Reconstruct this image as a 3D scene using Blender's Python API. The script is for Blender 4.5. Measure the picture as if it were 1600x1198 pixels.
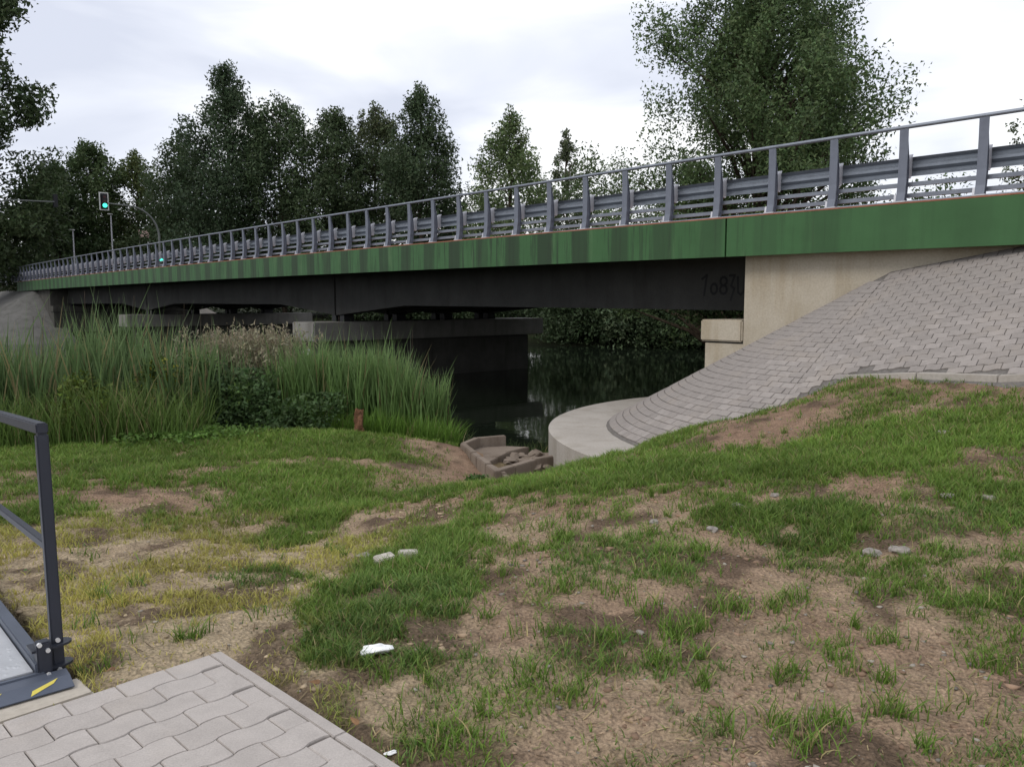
import bpy, math, random
import numpy as np
from mathutils import Vector, Matrix

for o in list(bpy.data.objects): bpy.data.objects.remove(o)
SC = bpy.context.scene
COL = SC.collection
RNG = np.random.default_rng(7)
random.seed(7)

# ------------------------------------------------------------------ camera
cam = bpy.data.cameras.new('camera'); camo = bpy.data.objects.new('camera', cam); COL.objects.link(camo)
camo.location = (0, 0, 1.6)
camo.rotation_euler = (math.radians(90 - 5.9), 0, 0)
cam.sensor_width = 36.0; cam.lens = 36 * 1248 / 1600
cam.clip_start = 0.05; cam.clip_end = 3000
SC.camera = camo

# ------------------------------------------------------------------ world and sun (overcast)
SUN_EL, SUN_AZ = math.radians(46), math.radians(232)     # behind the camera, to its left
world = bpy.data.worlds.new('World'); SC.world = world; world.use_nodes = True
wt = world.node_tree; wt.nodes.clear()
def wn(t): return wt.nodes.new(t)
wo = wn('ShaderNodeOutputWorld'); sky = wn('ShaderNodeTexSky'); sky.sky_type = 'NISHITA'; sky.sun_disc = False
sky.sun_elevation = SUN_EL; sky.sun_rotation = SUN_AZ
bg1 = wn('ShaderNodeBackground'); bg1.inputs[1].default_value = 0.09; wt.links.new(sky.outputs[0], bg1.inputs[0])
tc = wn('ShaderNodeTexCoord'); mp = wn('ShaderNodeMapping'); mp.inputs['Scale'].default_value = (1.1, 1.1, 4.2)
mp.inputs['Rotation'].default_value = (0.12, 0.16, 0.4)
wt.links.new(tc.outputs['Generated'], mp.inputs[0])
nz = wn('ShaderNodeTexNoise'); nz.inputs['Scale'].default_value = 1.9; nz.inputs['Detail'].default_value = 7; nz.inputs['Roughness'].default_value = 0.45
nz.inputs['Distortion'].default_value = 0.5
wt.links.new(mp.outputs[0], nz.inputs['Vector'])
cr = wn('ShaderNodeValToRGB'); e = cr.color_ramp.elements
e[0].position = 0.40; e[0].color = (0.64, 0.675, 0.78, 1); e[1].position = 0.585; e[1].color = (0.99, 0.995, 1.0, 1)
m_ = cr.color_ramp.elements.new(0.49); m_.color = (0.77, 0.80, 0.885, 1)
wt.links.new(nz.outputs['Fac'], cr.inputs[0])
bg2 = wn('ShaderNodeBackground'); bg2.inputs[1].default_value = 0.94; wt.links.new(cr.outputs[0], bg2.inputs[0])
mx = wn('ShaderNodeMixShader'); mx.inputs[0].default_value = 0.93
wt.links.new(bg1.outputs[0], mx.inputs[1]); wt.links.new(bg2.outputs[0], mx.inputs[2]); wt.links.new(mx.outputs[0], wo.inputs[0])
sun = bpy.data.lights.new('sun', 'SUN'); sun.energy = 1.1; sun.angle = math.radians(22); sun.color = (1.0, 0.96, 0.9)
suno = bpy.data.objects.new('sun', sun); COL.objects.link(suno)
sd = Vector((math.sin(SUN_AZ) * math.cos(SUN_EL), math.cos(SUN_AZ) * math.cos(SUN_EL), math.sin(SUN_EL)))
suno.rotation_euler = sd.to_track_quat('Z', 'Y').to_euler()
SC.view_settings.view_transform = 'Standard'; SC.view_settings.look = 'None'
SC.view_settings.exposure = 0.36; SC.view_settings.gamma = 1; SC.view_settings.use_curve_mapping = False
SC.cycles.max_bounces = 6; SC.cycles.diffuse_bounces = 3; SC.cycles.glossy_bounces = 3; SC.cycles.transparent_max_bounces = 4
SC.cycles.caustics_reflective = False; SC.cycles.caustics_refractive = False

# ------------------------------------------------------------------ frames of reference
# the bridge runs along t, its width along q; the world is turned RZ from the local frame (x=q, y=t)
RZ = math.radians(41.65)
CB, SB = math.cos(RZ), math.sin(RZ)
def W(t, q): return (-t * SB + q * CB, t * CB + q * SB)
def TQ(x, y): return (-x * SB + y * CB, x * CB + y * SB)
def camber(t): return -0.09 * ((t - 36.0) / 32.0) ** 2 + 0.03

# ------------------------------------------------------------------ helpers: noise
def _hash(i, j, s):
    n = (i * 374761393 + j * 668265263 + s * 1442695041).astype(np.int64) & 0xffffffff
    n = ((n ^ (n >> 13)) * 1274126177) & 0xffffffff
    return ((n ^ (n >> 16)) & 0xffff) / 65535.0
def vnoise(x, y, s=0):
    x = np.asarray(x, float); y = np.asarray(y, float)
    i = np.floor(x).astype(np.int64); j = np.floor(y).astype(np.int64)
    u = x - i; v = y - j; u = u * u * (3 - 2 * u); v = v * v * (3 - 2 * v)
    return (_hash(i, j, s) * (1 - u) + _hash(i + 1, j, s) * u) * (1 - v) + (_hash(i, j + 1, s) * (1 - u) + _hash(i + 1, j + 1, s) * u) * v
def fbm(x, y, s=0, o=4, g=0.5):
    a = 0; w = 1; t = 0
    for k in range(o):
        a = a + w * vnoise(x * 2 ** k + 17.3 * k, y * 2 ** k - 9.1 * k, s + k); t += w; w *= g
    return a / t
def sstep(a, b, x):
    x = np.clip((x - a) / (b - a), 0, 1); return x * x * (3 - 2 * x)

# ------------------------------------------------------------------ helpers: objects
def link(o, parent=None):
    COL.objects.link(o)
    if parent is not None: o.parent = parent
    return o
def tag(o, label=None, cat=None, group=None, kind=None):
    if label: o['label'] = label
    if cat: o['category'] = cat
    if group: o['group'] = group
    if kind: o['kind'] = kind
    return o
def empty(name, loc=(0, 0, 0), rz=0.0):
    o = bpy.data.objects.new(name, None); COL.objects.link(o); o.location = loc; o.rotation_euler = (0, 0, rz); o.empty_display_size = 0.2
    return o
def mesh(name, v, f, mat, smooth=False, cols=None, mats=None):
    me = bpy.data.meshes.new(name)
    if isinstance(f, np.ndarray):
        v = np.asarray(v, np.float32); k = f.shape[1]
        me.vertices.add(len(v)); me.vertices.foreach_set('co', v.ravel())
        me.loops.add(f.size); me.loops.foreach_set('vertex_index', f.ravel().astype(np.int32))
        me.polygons.add(len(f)); me.polygons.foreach_set('loop_start', np.arange(0, f.size, k, dtype=np.int32))
        me.polygons.foreach_set('loop_total', np.full(len(f), k, np.int32))
        me.update(calc_edges=True)
    else:
        me.from_pydata([tuple(map(float, p)) for p in v], [], f); me.update()
    if mats is None: me.materials.append(mat)
    else:
        for m in mats[0]: me.materials.append(m)
        me.polygons.foreach_set('material_index', mats[1])
    if smooth: me.polygons.foreach_set('use_smooth', np.ones(len(me.polygons), bool))
    if cols is not None:
        a = me.color_attributes.new('Col', 'FLOAT_COLOR', 'POINT')
        c = np.ones((len(me.vertices), 4), np.float32); c[:, :3] = cols; a.data.foreach_set('color', c.ravel())
    return me
def obj(name, me, parent=None, loc=None, rot=None):
    o = bpy.data.objects.new(name, me)
    if loc is not None: o.location = loc
    if rot is not None: o.rotation_euler = rot
    return link(o, parent)
class MB:
    def __init__(s): s.v = []; s.f = []
    def add(s, v, f):
        n = len(s.v); s.v += [tuple(p) for p in v]; s.f += [tuple(i + n for i in q) for q in f]; return s
    def box(s, x0, x1, y0, y1, z0, z1):
        v = [(x, y, z) for z in (z0, z1) for y in (y0, y1) for x in (x0, x1)]
        return s.add(v, [(0, 2, 3, 1), (4, 5, 7, 6), (0, 1, 5, 4), (2, 6, 7, 3), (0, 4, 6, 2), (1, 3, 7, 5)])
    def prism(s, pts, a, b, axis='y'):
        """closed outline pts (u,v) swept between a and b: axis y -> (u,a,v); axis z -> (u,v,a); axis x -> (a,u,v)"""
        def P(u, v, w): return {'y': (u, w, v), 'z': (u, v, w), 'x': (w, u, v)}[axis]
        n = len(pts); v = [P(u, w, a) for u, w in pts] + [P(u, w, b) for u, w in pts]
        f = [tuple(range(n))[::-1], tuple(range(n, 2 * n))] + [(i, (i + 1) % n, n + (i + 1) % n, n + i) for i in range(n)]
        return s.add(v, f)
    def tube(s, path, r, seg=8, cap=True):
        path = [Vector(p) for p in path]; n = len(path); rr = r if hasattr(r, '__len__') else [r] * n
        v = []; up = Vector((0, 0, 1))
        for i, p in enumerate(path):
            d = (path[min(i + 1, n - 1)] - path[max(i - 1, 0)]).normalized()
            a = d.cross(up if abs(d.z) < .95 else Vector((1, 0, 0))).normalized(); b = d.cross(a)
            for k in range(seg):
                th = 2 * math.pi * k / seg; v.append(p + (a * math.cos(th) + b * math.sin(th)) * rr[i])
        f = [(i * seg + k, i * seg + (k + 1) % seg, (i + 1) * seg + (k + 1) % seg, (i + 1) * seg + k) for i in range(n - 1) for k in range(seg)]
        if cap: f += [tuple(range(seg))[::-1], tuple(range((n - 1) * seg, n * seg))]
        return s.add(v, f)
    def build(s, name, mat, parent=None, smooth=False, bevel=0, loc=None, rot=None):
        me = mesh(name, s.v, s.f, mat)
        import bmesh
        bm = bmesh.new(); bm.from_mesh(me); bmesh.ops.recalc_face_normals(bm, faces=bm.faces)
        if bevel: bmesh.ops.bevel(bm, geom=[e for e in bm.edges if e.calc_length() > bevel * 2.5], offset=bevel, segments=2, affect='EDGES', clamp_overlap=True)
        bm.to_mesh(me); bm.free()
        if smooth:
            me.polygons.foreach_set('use_smooth', np.ones(len(me.polygons), bool)); me.set_sharp_from_angle(angle=math.radians(40))
        return obj(name, me, parent, loc, rot)
def sweep_t(prof, ts, closed=True, dz=camber):
    """profile (q,z) swept along t with the deck's camber"""
    n = len(prof); v = []
    for t in ts: v += [(q, t, z + dz(t)) for q, z in prof]
    f = []
    m = n if closed else n - 1
    for i in range(len(ts) - 1):
        for k in range(m): f.append((i * n + k, i * n + (k + 1) % n, (i + 1) * n + (k + 1) % n, (i + 1) * n + k))
    if closed: f += [tuple(range(n))[::-1], tuple(range((len(ts) - 1) * n, len(ts) * n))]
    return MB().add(v, f)
def trange(a, b, step=2.0):
    n = max(1, int(round((b - a) / step))); return [a + (b - a) * i / n for i in range(n + 1)]

# ------------------------------------------------------------------ materials
class Mat:
    def __init__(s, name, rough=0.8, spec=0.3):
        s.m = bpy.data.materials.new(name); s.m.use_nodes = True; s.t = s.m.node_tree
        s.b = s.t.nodes['Principled BSDF']; s.b.inputs['Roughness'].default_value = rough
        s.b.inputs['Specular IOR Level'].default_value = spec
        s.co = s.t.nodes.new('ShaderNodeTexCoord').outputs['Object']
    def n(s, typ, **k):
        x = s.t.nodes.new(typ)
        for a, b in k.items():
            if a.startswith('i_'): x.inputs[a[2:].replace('_', ' ')].default_value = b
            else: setattr(x, a, b)
        return x
    def l(s, a, b): s.t.links.new(a, b)
    def map(s, scale=(1, 1, 1)):
        x = s.n('ShaderNodeMapping'); x.inputs['Scale'].default_value = scale; s.l(s.co, x.inputs[0]); return x.outputs[0]
    def noise(s, scale, detail=5, rough=0.6, vec=None):
        x = s.n('ShaderNodeTexNoise', i_Scale=scale, i_Detail=detail, i_Roughness=rough); s.l(vec or s.co, x.inputs['Vector']); return x.outputs['Fac']
    def ramp(s, fac, stops):
        x = s.n('ShaderNodeValToRGB'); el = x.color_ramp.elements
        while len(el) < len(stops): el.new(0.5)
        for k, (p, c) in enumerate(stops):
            el[k].position = p; el[k].color = (*c, 1) if hasattr(c, '__len__') else (c, c, c, 1)
        s.l(fac, x.inputs[0]); return x.outputs[0]
    def mix(s, fac, a, b, mode='MIX'):
        x = s.n('ShaderNodeMix', data_type='RGBA', blend_type=mode)
        for sock, val in ((x.inputs[0], fac), (x.inputs[6], a), (x.inputs[7], b)):
            if isinstance(val, (int, float)): sock.default_value = val
            elif isinstance(val, tuple): sock.default_value = (*val, 1)
            else: s.l(val, sock)
        return x.outputs[2]
    def color(s, c):
        if isinstance(c, tuple): s.b.inputs['Base Color'].default_value = (*c, 1)
        else: s.l(c, s.b.inputs['Base Color'])
        return s
    def bump(s, h, strength=0.3, dist=0.01):
        x = s.n('ShaderNodeBump', i_Strength=strength, i_Distance=dist); s.l(h, x.inputs['Height']); s.l(x.outputs[0], s.b.inputs['Normal']); return s
    def rough(s, fac, a, b):
        x = s.n('ShaderNodeMapRange'); x.inputs[3].default_value = a; x.inputs[4].default_value = b; s.l(fac, x.inputs[0]); s.l(x.outputs[0], s.b.inputs['Roughness']); return s
    def objrand(s): return s.n('ShaderNodeObjectInfo').outputs['Random']

def concrete(name, c1, c2, stain=(0.2, 0.15, 0.09), st=0.35, grime=None):
    m = Mat(name, 0.88, 0.2)
    a = m.noise(1.1, 6); b = m.noise(28, 5); v = m.noise(1.0, 5, vec=m.map((2.2, 2.2, 0.28)))
    c = m.mix(m.ramp(a, [(0.3, c1), (0.7, c2)]), (1, 1, 1), (1, 1, 1), 'MULTIPLY') if False else m.ramp(a, [(0.3, c1), (0.7, c2)])
    c = m.mix(m.ramp(v, [(0.50, 0.0), (0.72, st)]), c, stain)
    c = m.mix(0.5, c, m.ramp(b, [(0.25, 0.55), (0.75, 1.0)]), 'MULTIPLY')
    m.color(c).bump(b, 0.25, 0.006); return m.m
M = {}
M['wall'] = concrete('abutment_concrete', (0.42, 0.365, 0.28), (0.52, 0.465, 0.38), (0.30, 0.225, 0.12), 0.5)
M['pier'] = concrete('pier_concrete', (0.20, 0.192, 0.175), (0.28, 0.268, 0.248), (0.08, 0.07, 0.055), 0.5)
M['pierwall'] = concrete('dark_pier_concrete', (0.065, 0.062, 0.055), (0.11, 0.105, 0.095), (0.03, 0.028, 0.02), 0.6)  # darker concrete tone for the pier walls and the far abutment
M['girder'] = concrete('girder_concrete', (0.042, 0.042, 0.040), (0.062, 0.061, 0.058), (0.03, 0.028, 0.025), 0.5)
M['platform'] = concrete('platform_concrete', (0.37, 0.335, 0.295), (0.46, 0.42, 0.375), (0.24, 0.21, 0.165), 0.4)
M['oldstone'] = concrete('old_concrete', (0.185, 0.145, 0.112), (0.27, 0.22, 0.178), (0.08, 0.055, 0.04), 0.6)
M['slab'] = concrete('slab_concrete', (0.46, 0.41, 0.34), (0.56, 0.51, 0.45), (0.40, 0.30, 0.19), 0.6)
M['farslope'] = concrete('shaded_far_slope_concrete', (0.115, 0.112, 0.106), (0.17, 0.165, 0.155), (0.06, 0.06, 0.05), 0.6)  # tree shade on the far slope is put into this darker concrete colour

def paver_mat(name, c1, c2):
    m = Mat(name, 0.9, 0.15); m.co = m.n('ShaderNodeNewGeometry').outputs['Position']; r = m.objrand(); n = m.noise(9, 4); f = m.noise(160, 3); sd_ = m.noise(1.7, 5)
    c = m.ramp(r, [(0.0, c1), (1.0, c2)])
    c = m.mix(m.ramp(n, [(0.35, 0.0), (0.75, 0.45)]), c, tuple(x * 0.72 for x in c1))
    c = m.mix(m.ramp(sd_, [(0.50, 0.0), (0.72, 0.40)]), c, tuple(x * k for x, k in zip(c2, (1.0, .95, .86))))
    c = m.mix(0.45, c, m.ramp(f, [(0.3, 0.55), (0.7, 1.0)]), 'MULTIPLY')
    m.color(c).bump(f, 0.35, 0.002); return m.m
M['paver'] = paver_mat('pad_paver', (0.445, 0.405, 0.375), (0.495, 0.452, 0.42))
M['cpaver'] = paver_mat('slope_paver', (0.285, 0.256, 0.236), (0.360, 0.324, 0.300))
m = Mat('joint_sand', 0.95, 0.1); n = m.noise(30, 5); m.color(m.ramp(n, [(0.3, (0.22, 0.195, 0.165)), (0.7, (0.34, 0.305, 0.265))])); M['joint'] = m.m
m = Mat('slope_mortar', 0.95, 0.1); n = m.noise(20, 5); m.color(m.ramp(n, [(0.3, (0.11, 0.10, 0.092)), (0.7, (0.19, 0.175, 0.16))])); M['mortar'] = m.m

# green fascia: paint with dirt washed down beneath every barrier post (object frame: x=q, y=t, z)
m = Mat('green_fascia', 0.55, 0.35)
sep = m.n('ShaderNodeSeparateXYZ'); m.l(m.co, sep.inputs[0])
def math_(m, op, a, b=None, c=None):
    x = m.n('ShaderNodeMath', operation=op)
    for i, v in enumerate((a, b, c)):
        if v is None: continue
        if isinstance(v, (int, float)): x.inputs[i].default_value = v
        else: m.l(v, x.inputs[i])
    return x.outputs[0]
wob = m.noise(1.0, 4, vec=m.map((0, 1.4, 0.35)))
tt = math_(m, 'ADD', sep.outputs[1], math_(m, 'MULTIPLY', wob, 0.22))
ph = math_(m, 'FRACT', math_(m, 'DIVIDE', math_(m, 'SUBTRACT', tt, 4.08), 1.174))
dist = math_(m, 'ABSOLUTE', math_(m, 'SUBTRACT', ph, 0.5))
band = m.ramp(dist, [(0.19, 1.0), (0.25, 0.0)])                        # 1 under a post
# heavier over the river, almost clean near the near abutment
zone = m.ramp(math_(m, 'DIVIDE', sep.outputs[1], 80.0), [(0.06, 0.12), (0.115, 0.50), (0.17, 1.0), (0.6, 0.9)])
irr = m.ramp(m.noise(1.0, 3, vec=m.map((0, 0.9, 0.1))), [(0.30, 0.55), (0.55, 1.0)])
fine = m.noise(1.0, 6, 0.7, vec=m.map((0, 9.0, 0.5)))
base = m.ramp(m.noise(1.0, 4, vec=m.map((0, 0.8, 1.2))), [(0.3, (0.034, 0.098, 0.032)), (0.7, (0.046, 0.126, 0.044))])
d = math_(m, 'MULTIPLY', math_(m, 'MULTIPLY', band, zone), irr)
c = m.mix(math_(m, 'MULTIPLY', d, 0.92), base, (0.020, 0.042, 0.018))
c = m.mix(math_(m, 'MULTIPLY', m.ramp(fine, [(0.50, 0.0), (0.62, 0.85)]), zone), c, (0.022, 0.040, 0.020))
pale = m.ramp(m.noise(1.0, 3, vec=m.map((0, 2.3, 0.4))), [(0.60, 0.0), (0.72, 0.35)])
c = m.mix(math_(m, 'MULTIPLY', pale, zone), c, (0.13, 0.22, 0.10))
m.color(c).rough(fine, 0.45, 0.75); M['green'] = m.m

def metal(name, c, rough=0.5, met=0.3, var=0.12):
    m = Mat(name, rough, 0.4); m.b.inputs['Metallic'].default_value = met
    n = m.noise(6, 6); k = m.noise(1.0, 5, vec=m.map((14, 14, 2)))
    cc = m.ramp(n, [(0.3, tuple(x * (1 - var) for x in c)), (0.7, tuple(min(1, x * (1 + var)) for x in c))])
    cc = m.mix(m.ramp(k, [(0.62, 0.0), (0.8, 0.3)]), cc, tuple(x * 0.45 for x in c))
    m.color(cc).rough(n, rough - .08, rough + .12); return m.m
M['post'] = metal('barrier_post_paint', (0.150, 0.165, 0.205), 0.5, 0.15)
M['rail'] = metal('barrier_rail', (0.20, 0.22, 0.26), 0.45, 0.35)
M['beam'] = metal('barrier_beam', (0.21, 0.235, 0.275), 0.45, 0.35)
M['galv'] = metal('galvanised', (0.52, 0.52, 0.55), 0.5, 0.35)
M['dark'] = metal('anthracite_paint', (0.032, 0.036, 0.050), 0.38, 0.1, 0.08)
M['stringer'] = metal('stringer_metal', (0.10, 0.115, 0.15), 0.42, 0.3)
M['pole'] = metal('pole_metal', (0.16, 0.17, 0.16), 0.6, 0.3)
M['bolt'] = metal('bolt_zinc', (0.75, 0.75, 0.75), 0.35, 0.5)
def plain(name, c, rough=0.7, spec=0.3, emit=None, es=0, var=0.15, sc=6):
    m = Mat(name, rough, spec); n = m.noise(sc, 5)
    m.color(m.ramp(n, [(0.3, tuple(x * (1 - var) for x in c)), (0.7, tuple(min(1, x * (1 + var)) for x in c))])).bump(n, 0.15, 0.005)
    if emit: m.b.inputs['Emission Color'].default_value = (*emit, 1); m.b.inputs['Emission Strength'].default_value = es
    return m.m
M['black'] = plain('signal_black', (0.012, 0.012, 0.014), 0.5)
M['paint'] = plain('spray_paint', (0.006, 0.006, 0.007), 0.6)
M['whiteband'] = plain('signal_border', (0.6, 0.6, 0.58))
M['greenlamp'] = plain('green_lamp', (0.02, 0.5, 0.35), 0.4, 0.3, (0.06, 1.0, 0.66), 1.7)
M['lens'] = plain('dark_lens', (0.05, 0.012, 0.012), 0.25)
M['epoxy'] = plain('red_epoxy', (0.26, 0.115, 0.075), 0.9, 0.2, var=0.3, sc=3)
M['asphalt'] = plain('asphalt', (0.055, 0.055, 0.055), 0.9, 0.2, sc=20)
M['yellow'] = plain('hazard_yellow', (0.62, 0.52, 0.10), 0.6)
M['tissue'] = plain('tissue', (0.86, 0.86, 0.86), 0.9, 0.1, var=0.03)
M['bark'] = plain('bark', (0.065, 0.05, 0.036), 0.95, 0.1, var=0.4, sc=9)
M['rot'] = plain('rotten_wood', (0.155, 0.082, 0.048), 0.95, 0.1, var=0.55, sc=22)
M['stone'] = plain('stone', (0.25, 0.225, 0.20), 0.9, 0.2, var=0.3, sc=30)
M['brokenpaver'] = plain('weathered_paver', (0.44, 0.41, 0.36), 0.95, 0.15, var=0.3, sc=25)
M['dryleaf'] = plain('dry_leaf', (0.22, 0.125, 0.065), 0.8, 0.2, var=0.3, sc=40)
M['roof'] = plain('red_tile', (0.42, 0.13, 0.11), 0.85)
M['plaster'] = plain('plaster', (0.55, 0.40, 0.38), 0.9)
M['white'] = plain('white_paint', (0.7, 0.7, 0.7), 0.6)
M['glass'] = plain('dark_glass', (0.02, 0.025, 0.03), 0.1, 0.6)
# tread plate
m = Mat('tread_plate', 0.42, 0.5); m.b.inputs['Metallic'].default_value = 0.45
ch = m.n('ShaderNodeTexVoronoi', i_Scale=32.0, feature='F1'); m.l(m.map((1, 0.55, 1)), ch.inputs['Vector'])
nn = m.noise(5, 5)
m.color(m.ramp(nn, [(0.3, (0.50, 0.51, 0.53)), (0.7, (0.64, 0.65, 0.67))])).bump(m.ramp(ch.outputs['Distance'], [(0.1, 1.0), (0.32, 0.0)]), 0.5, 0.004); M['tread'] = m.m
# water
m = Mat('river_water', 0.03, 0.5); m.b.inputs['IOR'].default_value = 1.33
w1 = m.noise(1.6, 3, vec=m.map((1, 1, 1))); m.color((0.010, 0.014, 0.009)).bump(w1, 0.10, 0.03); M['water'] = m.m
# attribute-coloured foliage
def leafmat(name, rough=0.6, trans=0.25, spec=0.25):
    m = Mat(name, rough, spec); a = m.n('ShaderNodeAttribute', attribute_name='Col')
    m.color(a.outputs['Color'])
    tr = m.n('ShaderNodeBsdfTranslucent'); m.l(a.outputs['Color'], tr.inputs[0])
    mxs = m.n('ShaderNodeMixShader'); mxs.inputs[0].default_value = trans
    out = m.t.nodes['Material Output']; m.l(m.b.outputs[0], mxs.inputs[1]); m.l(tr.outputs[0], mxs.inputs[2]); m.l(mxs.outputs[0], out.inputs[0]); return m.m
M['leaf'] = leafmat('leaves'); M['blade'] = leafmat('blades', 0.55, 0.3)
# soil: colour from the ground's own painted soil map, plus crumbs and grains
m = Mat('soil', 0.97, 0.08); a = m.n('ShaderNodeAttribute', attribute_name='Col').outputs['Color']
n1 = m.noise(7, 6, 0.65); n2 = m.noise(60, 5, 0.7); n3 = m.noise(260, 3, 0.6)
c = m.mix(0.75, a, m.ramp(n1, [(0.32, 0.55), (0.68, 1.12)]), 'MULTIPLY')
c = m.mix(0.6, c, m.ramp(n2, [(0.36, 0.38), (0.60, 1.2)]), 'MULTIPLY')
vo = m.n('ShaderNodeTexVoronoi', i_Scale=38.0, feature='F1', i_Randomness=1.0); m.l(m.co, vo.inputs['Vector'])
c = m.mix(0.36, c, m.ramp(vo.outputs['Distance'], [(0.25, 1.12), (0.62, 0.50)]), 'MULTIPLY')
c = m.mix(m.ramp(n3, [(0.66, 0.0), (0.74, 0.5)]), c, (0.50, 0.44, 0.36))
hh = m.mix(0.4, m.mix(0.4, n2, n1), m.ramp(vo.outputs['Distance'], [(0.1, 1.0), (0.6, 0.0)])); m.color(c).bump(hh, 1.0, 0.045); M['soil'] = m.m

# ------------------------------------------------------------------ terrain
QA, TA = 13.79, 5.9                       # wing wall plane; kink of the paved slope
def paved(t, q):
    """height of the paved slope round the near abutment"""
    t = np.asarray(t, float); d = np.maximum(QA - np.asarray(q, float), 0)
    cone = 2.1 - 0.57 * np.sqrt(np.maximum(t - TA, 0) ** 2 + d ** 2)
    return cone + 0.17 * np.maximum(TA - t, 0)
CREST = [(-6, 10.1), (0, 10.25), (2.9, 10.40), (5.08, 10.86), (5.65, 10.38), (6.36, 9.90), (7.12, 9.60), (7.77, 9.02), (8.6, 8.75), (9.3, 9.15), (10.0, 9.8), (10.7, 10.7), (11.2, 11.7), (11.65, 13.4), (11.7, 16)]
CT = np.array([c[0] for c in CREST]); CQ = np.array([c[1] for c in CREST])
def xy(t, q): return W(t, q)
P = [(-1.3,3.5,-.03),(-.4,2.6,-.03),(0,3.2,0),(1,3,.0),(2,3,.04),(-2,3.3,-.05),(-3.2,3.6,-.1),(0,0,0),(3,0,0.05),(-3,0,0),(6,2,.2),(-8,2,-.2),
 (0,5,-.03),(-1.1,5.2,-.16),(-1.1,6.5,-.33),(.6,6.4,-.02),(2,5,.06),(4,5,.2),(-2,5,-.20),(-4,5,-.18),(0,7,-.12),(1,7,.0),(2,7,.06),(4,7,.30),(6.5,7,.48),(-2,7,-.42),(-5,7,-.35),(-10,6,-.4),
 (-.25,8.0,-.27),(.41,8.5,-.28),(1.2,9.5,-.25),(2.1,10.3,-.22),(2,9,-.12),(4,9,.27),(3.1,8.4,.05),(5.2,8.8,.53),(-2,9,-.56),(-1.2,8.2,-.50),(-6,9,-.5),(-10,10,-.6),(-.1,10,-.76),(.7,10.4,-.82),(1.3,11.0,-.72),(2.0,11.35,-.45),
 (-1.5,11,-.68),(-4,11,-.6),(-8,11,-.68),(-1.4,13.3,-.75),(-3,14,-.72),(-6,14.5,-.78),(-9,14,-.9),(-14,13,-.95),(-20,12,-.9),
 (-.25,12.4,-1.08),(.2,13.2,-1.12),(.7,14.1,-1.25),(.5,12.6,-1.22),(1.0,12.9,-1.22),(.3,11.6,-1.12),(.9,12.0,-1.12),(-.05,12,-1.15),(1.5,12.3,-1.15),
 (-.6,15.2,-1.4),(-2.5,16,-1.38),(-5,17,-1.4),(-9,17.5,-1.4),(-14,17,-1.4),(-22,16,-1.4),
 (1,15.8,-1.7),(3,18.5,-1.9),(-3,19,-2.1),(-10,21,-2.2),(-20,21,-2.2),(-4.6,13,-.62),(-3.6,9.6,-.47),(9,7,.75),(12,8,1.0),(10,3,.4)]
for t, q, dz in [(5.08,10.86,0.03),(4.0,10.6,0.03),(2.9,10.40,.03),(1,10.3,.03),(-2,10.2,.03)]:
    x, y = xy(t, q); P.append((x, y, float(paved(t, q)) - 0.02))
for t, q in [(5.65,10.38),(6.0,10.15),(6.36,9.90),(6.75,9.75),(7.12,9.60),(7.5,9.35)]:
    x, y = xy(t, q); P.append((x, y, float(paved(t, q)) + 0.03))
for t, q, z in [(7.77,8.95,-.80),(8.4,8.5,-1.10),(9,8.2,-1.18),(9.3,9.3,-1.1),(10.6,10.8,-1.2),(11.6,13,-1.4),(6.5,11.2,-.2),(7.3,10.8,-.6),(5.8,11.8,.3),(8.3,10.2,-1.0),(9.5,12,-1.2),(8,12.5,-.6)]:
    x, y = xy(t, q); P.append((x, y, z))
P = np.array(P, float)
def _k(r): return np.where(r > 0, r ** 1.3, 0)
_D = np.sqrt(((P[:, None, :2] - P[None, :, :2]) ** 2).sum(-1))
_A = np.block([[-_k(_D) - 0.01 * np.eye(len(P)) * 1.0, np.ones((len(P), 1))], [np.ones((1, len(P))), np.zeros((1, 1))]])
_C = np.linalg.solve(_A, np.append(P[:, 2], 0))
def near_h(x, y):
    sh = np.shape(x); x = np.ravel(x); y = np.ravel(y); out = np.empty(len(x))
    for i in range(0, len(x), 20000):
        xx = x[i:i + 20000, None]; yy = y[i:i + 20000, None]
        out[i:i + 20000] = -_k(np.sqrt((xx - P[:, 0]) ** 2 + (yy - P[:, 1]) ** 2)) @ _C[:-1] + _C[-1]
    return out.reshape(sh)
RIV = np.array([(30,-60),(24,-6),(19,2),(15,7),(12.3,9.5),(11.9,13),(10.8,24),(8,34),(4,50),(0,120),(25,120),(31,45),(38,38),(52,33),(62,27),(64.5,13),(66,0),(78,-60)], float)
def river_d(t, q):
    """signed distance to the river polygon, negative inside"""
    t = np.asarray(t, float); q = np.asarray(q, float); d = np.full(t.shape, 1e9); ins = np.zeros(t.shape, bool)
    n = len(RIV)
    for i in range(n):
        a = RIV[i]; b = RIV[(i + 1) % n]; ab = b - a
        h = np.clip(((t - a[0]) * ab[0] + (q - a[1]) * ab[1]) / (ab @ ab), 0, 1)
        d = np.minimum(d, np.hypot(t - a[0] - h * ab[0], q - a[1] - h * ab[1]))
        c = (a[1] > q) != (b[1] > q)
        with np.errstate(divide='ignore', invalid='ignore'):
            xi = (b[0] - a[0]) * (q - a[1]) / (b[1] - a[1] if b[1] != a[1] else 1e-9) + a[0]
        ins ^= c & (t < xi)
    return np.where(ins, -d, d)
def far_h(t, q):
    d = river_d(t, q)
    return np.where(d > 0, -1.4 + 1.7 * (1 - np.exp(-d * 0.16)), -1.4 + np.maximum(d * 0.3, -1.2))
def rect_d(t, q, t0, t1, qc, hw):
    return np.hypot(np.maximum(np.maximum(t0 - t, t - t1), 0), np.maximum(np.abs(q - qc) - hw, 0))
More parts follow.
